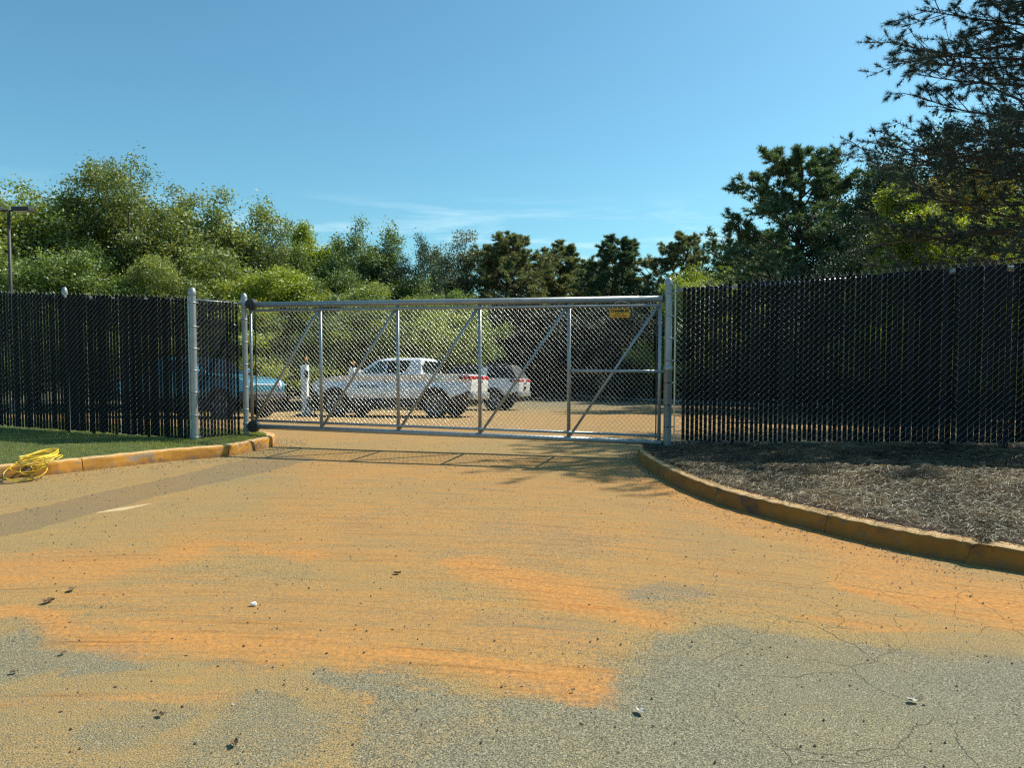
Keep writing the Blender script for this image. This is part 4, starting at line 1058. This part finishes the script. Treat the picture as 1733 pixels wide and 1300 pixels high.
LT = [
 ('deciduous_tree', 'broad3', 50, 292, 33, 1.02, 'f_olive', 'olive green broadleaf tree behind the light pole, farthest left'),
 ('deciduous_tree', 'broad1', 215, 262, 34, .98, 'f_olive', 'tallest olive green broadleaf tree with open branching over the left fence'),
 ('deciduous_tree', 'broad3', 352, 318, 35, .92, 'f_olive', 'broadleaf tree with thin top twigs above the left corner post'),
 ('deciduous_tree', 'broad3', 112, 330, 35, .95, 'f_olive', 'olive broadleaf tree between the farthest left tree and the tallest one'),
 ('deciduous_tree', 'broad3', 283, 322, 36, .8, 'f_olive', 'olive broadleaf tree filling in right of the tallest one'),
 ('deciduous_tree', 'broad2', 425, 350, 37, .72, 'f_olive', 'sparse olive tree above the left gate post'),
 ('deciduous_tree', 'broad2', 478, 370, 38, .7, 'f_green', 'sparse green tree right of the left gate post'),
 ('deciduous_tree', 'slim1', 530, 385, 39, .8, 'f_yellow', 'narrow yellowish tree before the mid green double topped tree'),
 ('deciduous_tree', 'broad3', 600, 368, 40, .72, 'f_green', 'mid green double topped tree above the first gate panels'),
 ('deciduous_tree', 'broad1', 690, 400, 41, .78, 'f_dark', 'rounded dark green tree above the second gate panel'),
 ('deciduous_tree', 'broad2', 772, 380, 50, .85, 'n_olive', 'grey green rounded tree standing left of the row of pines'),
 ('pine_tree', 'pine1', 838, 402, 52, 1.0, 'n_olive', 'first olive brown pine of the row, next to the grey green tree'),
 ('pine_tree', 'pine2', 880, 408, 55, 1.1, 'n_olive', 'second pine of the row, a low narrow one'),
 ('pine_tree', 'pine1', 930, 400, 53, 1.1, 'n_olive', 'olive brown pine above the fourth gate panel'),
 ('pine_tree', 'pine2', 1008, 405, 52, 1.1, 'n_pine', 'dark pine with gaps in its crown, left of the round topped pine'),
 ('pine_tree', 'pine2', 968, 432, 56, 1.2, 'n_olive', 'lower olive pine filling in between two taller pines above the gate'),
 ('pine_tree', 'pine2', 1048, 430, 54, 1.1, 'n_pine', 'small dark pine left of the open crowned pine with the visible trunk'),
 ('pine_tree', 'pine1', 1093, 398, 50, .9, 'n_olive', 'pine with a visible trunk and open crown behind the right gate post'),
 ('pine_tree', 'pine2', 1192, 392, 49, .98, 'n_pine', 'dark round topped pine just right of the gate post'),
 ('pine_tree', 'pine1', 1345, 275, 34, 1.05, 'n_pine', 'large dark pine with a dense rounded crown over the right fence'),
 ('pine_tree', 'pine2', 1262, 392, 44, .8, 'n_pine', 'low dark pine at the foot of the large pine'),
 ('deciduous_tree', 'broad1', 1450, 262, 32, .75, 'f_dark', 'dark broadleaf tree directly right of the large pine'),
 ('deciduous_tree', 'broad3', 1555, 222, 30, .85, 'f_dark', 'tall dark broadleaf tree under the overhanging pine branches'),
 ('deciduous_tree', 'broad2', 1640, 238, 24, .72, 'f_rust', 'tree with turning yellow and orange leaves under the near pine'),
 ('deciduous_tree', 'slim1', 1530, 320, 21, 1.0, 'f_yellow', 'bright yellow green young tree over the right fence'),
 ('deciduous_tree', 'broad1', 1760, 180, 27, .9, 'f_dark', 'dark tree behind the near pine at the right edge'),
]
for a in LT: tree(*a, GB)
# lower trees standing in front of the back row
LW = [
 ('deciduous_tree', 'broad3', 120, 400, 30, 1.15, 'f_green', 'low spreading tree at the foot of the tallest olive tree'),
 ('deciduous_tree', 'broad1', 300, 420, 31.5, 1.15, 'f_olive', 'low olive tree behind the return fence'),
 ('deciduous_tree', 'broad4', 455, 455, 33, 1.4, 'f_yellow', 'low yellow green tree right of the left gate post'),
 ('deciduous_tree', 'broad4', 560, 470, 34, 1.35, 'f_green', 'low spreading tree behind the charging posts'),
 ('deciduous_tree', 'broad4', 660, 480, 36, 1.35, 'f_olive', 'low spreading tree hanging over the white pickup cab'),
 ('deciduous_tree', 'broad4', 735, 470, 40, 1.1, 'f_green', 'bushy green tree ending the sunny row, above the pickup bed'),
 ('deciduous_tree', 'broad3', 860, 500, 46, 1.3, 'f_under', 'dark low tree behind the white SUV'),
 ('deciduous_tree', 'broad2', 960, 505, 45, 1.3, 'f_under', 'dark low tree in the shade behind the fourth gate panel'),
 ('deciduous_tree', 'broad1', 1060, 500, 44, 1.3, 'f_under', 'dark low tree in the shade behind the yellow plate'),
 ('deciduous_tree', 'broad3', 1215, 440, 40, .95, 'f_yellow', 'low sunlit yellow green tree over the left end of the right fence'),
 ('deciduous_tree', 'broad2', 1160, 455, 41, .8, 'f_green', 'low green tree just right of the gate post'),
 ('deciduous_tree', 'broad3', 1660, 330, 20, .95, 'f_yellow', 'low sunlit tree with yellow tips behind the right end of the fence'),
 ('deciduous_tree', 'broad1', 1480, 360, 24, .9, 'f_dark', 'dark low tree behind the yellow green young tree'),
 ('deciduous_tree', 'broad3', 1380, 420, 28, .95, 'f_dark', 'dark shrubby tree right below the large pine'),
]
for a in LW: tree(*a, 'lower trees in front of the back row')
# undergrowth and the wood behind, nobody could count it
def leaf_cloud(name, X0, X1, yf, D_, ztop, n, size, m, label, zfun):
    x = rng.uniform(X0, X1, n); y0 = np.array(yf(x)); y = y0 + rng.random(n) * D_; zb = zfun(y)
    top = ztop * (.62 + .75 * fbm(x, y * .5, .35, 33)); z = zb + rng.random(n) ** .8 * top
    P = np.stack([x, y, z], -1); d1 = rng.normal(0, 1, (n, 3)); d1 /= np.linalg.norm(d1, axis=1)[:, None]
    d2 = np.cross(d1, rng.normal(0, 1, (n, 3))); d2 /= np.linalg.norm(d2, axis=1)[:, None]; s = size * rng.uniform(.6, 1.4, n)[:, None]
    V = np.stack([P - d1 * s * .5, P + d2 * s * .3, P + d1 * s * .5, P - d2 * s * .3], 1).reshape(-1, 3)
    var = np.clip(fbm(x, z + y, .8, 44) + rng.normal(0, .12, n), 0, 1)
    o = link(name, np_mesh(name, V, np.arange(4 * n).reshape(n, 4), m, False, {'var': np.repeat(var, 4)})); tag(o, label, 'undergrowth', kind='stuff')
edge = lambda x: np.interp(x, [-40, -12, 2, 9, 14, 30], [38, 44, 49, 40, 34, 24])
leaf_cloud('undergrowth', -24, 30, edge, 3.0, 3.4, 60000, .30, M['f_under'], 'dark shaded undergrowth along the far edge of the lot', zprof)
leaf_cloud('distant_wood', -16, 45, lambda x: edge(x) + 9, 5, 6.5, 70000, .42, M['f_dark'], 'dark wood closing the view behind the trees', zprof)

# far kerb of the lot
pts = [Vector((x, float(edge(x)) - .3, float(zprof(edge(x)))+.06)) for x in np.linspace(-20, 16, 40)]
fk = MB().tube(pts, .10, 6).build('far_kerb', M['kerb_grey'], None); tag(fk, kind='structure')

# near pine whose branches reach in from the right
def near_pine():
    rd = random.Random(21); base = Vector((11.7, 14.4, .2)); H = 10.8
    o = empty('pine_tree', base); tag(o, 'near pine outside the frame whose long needled branches reach in at the upper right', 'tree')
    tp = [Vector((.02 * i * math.sin(i), .02 * i, H * i / 10 - .3)) for i in range(11)]
    wood = [(tp, .24, .06)]; tw = []
    nb = 130
    for b in range(nb):
        u = b / nb; z = 2.8 + (H - 3.0) * u; az = b * 2.39996 + rd.gauss(0, .25)
        ln = (4.8 - 2.2 * max(0, (u - .35) / .65)) * rd.uniform(.72, 1.08); el = R(88 - 22 * u + rd.gauss(0, 6))
        d = Vector((math.sin(el) * math.cos(az), math.sin(el) * math.sin(az), math.cos(el))); pts = [Vector((0, 0, z))]; ns = 8
        for i in range(ns):
            d = (d + Vector((rd.gauss(0, .06), rd.gauss(0, .06), rd.gauss(0, .05) + (.035 if i > 3 else -.02)))).normalized(); pts.append(pts[-1] + d * ln / ns)
        wood.append((pts, .045, .008))
        for c in range(14):
            q = .22 + .78 * (c + rd.random()) / 14; f = q * ns; i = min(ns - 1, int(f)); s = pts[i].lerp(pts[i + 1], f - i)
            side = (1 if c % 2 else -1); dd = (pts[i + 1] - pts[i]).normalized(); lat = dd.cross(Vector((0, 0, 1))).normalized() * side
            d2 = (dd * .75 + lat * rd.uniform(.4, .9) + Vector((0, 0, rd.gauss(.12, .22)))).normalized(); l2 = ln * rd.uniform(.16, .32) * (1.25 - .6 * q); e = s + d2 * l2
            wood.append(([s, s.lerp(e, .5) + Vector((0, 0, rd.gauss(0, .02))), e], .012, .005))
            tw.append((s.lerp(e, .35), e))
            for k in range(3):
                s3 = s.lerp(e, .3 + .6 * rd.random()); d3 = rot_towards(d2, R(rd.uniform(25, 55)), rd.random() * 6.28); e3 = s3 + d3 * l2 * rd.uniform(.25, .5)
                wood.append(([s3, e3], .006, .004)); tw.append((s3.lerp(e3, .4), e3))
        tw.append((pts[-2], pts[-1]))
    link('trunk', wood_mesh(wood, M['bark_pine']), o)
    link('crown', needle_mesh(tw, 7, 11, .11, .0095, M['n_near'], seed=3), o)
near_pine()

# ------------------------------------------------------------------ coiled yellow cord by the kerb
def coil():
    o = empty('extension_cord', (0, 0, 0)); tag(o, 'coiled yellow extension cord dropped over the kerb with a loop hanging onto the asphalt', 'extension cord')
    c = G(66, 783, .19); rd = random.Random(5)
    pts = []
    for i in range(260):      # pile on the grass
        a = i * .24; k = i / 260
        rx_ = .185 + .045 * math.sin(i * .13) - .03 * k; ry_ = .22 + .03 * math.sin(i * .21 + 1)
        pts.append(c + Vector((rx_ * math.cos(a) + .03 * math.sin(i * .11), ry_ * math.sin(a) + .02 * math.cos(i * .09), .015 + .09 * k + .012 * math.sin(i * .5) + .025 * math.sin(a + .6))))
    MB().tube(pts, .0058, 6).build('cord', M['cord'], o)
    def ell(cx, cy, cz, rx, ry, tz, a0, a1, n=36):
        return [Vector((cx + rx * math.cos(a), cy + ry * math.sin(a), cz + tz * math.sin(a))) for a in np.linspace(a0, a1, n)]
    g1 = G(40, 800, .09)
    MB().tube(ell(g1.x, g1.y + .03, .095, .235, .13, .085, 0, 6.28), .0058, 6).build('cord', M['cord'], o)
    g2 = G(45, 790, .13); MB().tube(ell(g2.x + .02, g2.y, .135, .20, .10, .055, .3, 5.9), .0058, 6).build('cord', M['cord'], o)
    g3 = G(72, 786, .17); MB().tube(ell(g3.x, g3.y - .06, .165, .085, .06, .02, 0, 6.28, 24), .0058, 6).build('cord', M['cord'], o)
    g4 = G(52, 795, .1); MB().tube(ell(g4.x, g4.y + .01, .115, .12, .08, .06, 2.6, 7.2, 24), .0058, 6).build('cord', M['cord'], o)
    t0 = [G(-30, 796, .05), G(0, 805, .02), G(10, 811, .012), G(25, 812, .012), G(45, 810, .03), G(60, 801, .07), G(64, 790, .15), c + Vector((.05, 0, .03))]
    MB().tube(smooth_line_3d(t0), .0058, 6).build('cord', M['cord'], o)
    t1 = [c + Vector((.10, -.1, .04)), c + Vector((.20, -.14, .03)), c + Vector((.30, -.12, .02))]
    MB().tube(smooth_line_3d(t1), .0058, 6).build('cord', M['cord'], o)
    pc = G(41, 774, .22)
    MB().box(pc, (.09, .035, .035), R(10), .006).build('plug', M['white_plastic'], o)
def smooth_line_3d(P, n=7):
    out_ = []
    for i in range(len(P) - 1):
        p0, p1, p2, p3 = P[max(i - 1, 0)], P[i], P[i + 1], P[min(i + 2, len(P) - 1)]
        for k in range(n):
            t = k / n; out_.append(.5 * ((2 * p1) + (p2 - p0) * t + (2 * p0 - 5 * p1 + 4 * p2 - p3) * t * t + (3 * p1 - p0 - 3 * p2 + p3) * t ** 3))
    out_.append(P[-1]); return out_
coil()

# ------------------------------------------------------------------ litter on the asphalt
def crumpled(name, px, py, s, m, label, seed, cat='leaf'):
    rd = random.Random(seed); p = G(px, py); mb = MB(); n = 5; vs = []; fs = []
    for i in range(n):
        for j in range(n):
            u, v = i / (n - 1) - .5, j / (n - 1) - .5; k = 1 - .9 * abs(u) ** 1.2
            vs.append((u * s * 1.5, v * s * k, .004 + s * (.28 * abs(v) * 2 * rd.uniform(.6, 1.3) + .20 * u * u + rd.uniform(0, .18))))
    for i in range(n - 1):
        for j in range(n - 1): fs.append((i * n + j, i * n + j + 1, (i + 1) * n + j + 1, (i + 1) * n + j))
    mb.add(vs, fs); me = mb.mesh(name, m); o = link(name, me); o.location = (p.x, p.y, .003); o.rotation_euler = (0, 0, rd.random() * 6.28)
    tag(o, label, cat, 'litter lying on the driveway')
crumpled('dry_leaf', 1084, 1208, .032, M['pale_leaf'], 'pale crumpled leaf on the grey asphalt below the corner of the orange clay patch', 1)
crumpled('dry_leaf', 1545, 1190, .030, M['pale_leaf'], 'pale flat leaf beside a small tan spot on the asphalt at lower right', 2)
crumpled('dry_leaf', 83, 1021, .045, M['dry_leaf'], 'curled dark leaf lying below the orange blotch at the left edge', 3)
crumpled('dry_leaf', 122, 1001, .04, M['dry_leaf'], 'small brown leaf on the orange blotch at the left, above the curled dark leaf', 4)
crumpled('dry_leaf', 397, 1263, .028, M['dry_leaf'], 'dark brown leaf near the bottom edge of the picture', 5)
crumpled('dry_leaf', 272, 1214, .022, M['dry_leaf'], 'small dark leaf on the speckled asphalt at lower left', 6)
crumpled('dry_leaf', 672, 973, .035, M['dry_leaf'], 'thin curled leaf in the middle of the tan driveway', 7)
crumpled('dry_leaf', 107, 1109, .022, M['dry_leaf'], 'tiny dark leaf on the grey patch at the left edge', 8)
crumpled('dry_leaf', 24, 1141, .022, M['dry_leaf'], 'tiny dark leaf lying farthest to the left', 9)
crumpled('dry_leaf', 970, 1172, .014, M['dry_leaf'], 'dark crumb on the clay patch close to its saw cut corner', 10)
p_ = G(430, 1026); bm = bmesh.new(); bmesh.ops.create_icosphere(bm, subdivisions=2, radius=.016)
for v_ in bm.verts: v_.co = Vector((v_.co.x * 1.2, v_.co.y, v_.co.z * .8)) * (1 + .18 * math.sin(v_.co.x * 300 + v_.co.y * 170))
me = bpy.data.meshes.new('pebble'); bm.to_mesh(me); bm.free(); me.materials.append(M['white_plastic']); o = link('pebble', me); o.location = (p_.x, p_.y, .012)
tag(o, 'white pebble alone on the tan driveway, left of centre', 'pebble')
# loose gravel and crumbs, denser along the kerbs
n_ = 5200; P = np.zeros((n_, 3)); 
P[:, 0] = rng.uniform(-7, 6.5, n_); P[:, 1] = 2.3 + 9.5 * rng.random(n_) ** 1.2
lk = np.array([tuple(p - nn * random.uniform(.02, .5)) for p, nn in zip(LKS * 12, list(LN) * 12)]); rk = np.array([tuple(p - nn * random.uniform(.02, .35)) for p, nn in zip(RKS * 8, list(RN) * 8)])
lk += rng.normal(0, .05, lk.shape); rk += rng.normal(0, .05, rk.shape); P = np.concatenate([P, lk, rk]); P[:, 2] = .002
q = np.array([min((Vector((x, y, 0)) - k).dot(nn) for k, nn in [min(zip(RKS, RN), key=lambda kn: (kn[0] - Vector((x, y, 0))).length_squared)]) < -.01 and
              min((Vector((x, y, 0)) - k).dot(nn) for k, nn in [min(zip(LKS, LN), key=lambda kn: (kn[0] - Vector((x, y, 0))).length_squared)]) < -.01 for x, y, _ in P])
P = P[q]; n_ = len(P); s = rng.uniform(.0015, .0055, n_) * (1 + P[:, 1] / 12)
oc = np.array([(1, 0, 0), (0, 1, 0), (-1, 0, 0), (0, -1, 0), (0, 0, 1.0)], float)
V = (P[:, None, :] + oc[None] * s[:, None, None] * rng.uniform(.6, 1.4, (n_, 5, 3))).reshape(-1, 3); base = np.arange(n_)[:, None] * 5
Fq = np.concatenate([base + np.array([i, (i + 1) % 4, 4]) for i in range(4)], 1).reshape(-1, 3)
vg = rng.random(n_)
m_, t_, p0_ = mat('gravel'); at_ = t_.nodes.new('ShaderNodeAttribute'); at_.attribute_name = 'var'; rp_ = t_.nodes.new('ShaderNodeValToRGB')
rp_.color_ramp.elements[0].color = (.035, .025, .018, 1); rp_.color_ramp.elements[1].color = (.42, .36, .27, 1); e_ = rp_.color_ramp.elements.new(.6); e_.color = (.10, .07, .045, 1)
t_.links.new(at_.outputs['Fac'], rp_.inputs[0]); t_.links.new(rp_.outputs[0], p0_.inputs['Base Color']); p0_.inputs['Roughness'].default_value = .95
tag(link('gravel', np_mesh('gravel', V, Fq, m_, False, {'var': np.repeat(vg, 5)})), 'loose crumbs and grit scattered over the driveway', 'gravel', kind='stuff')
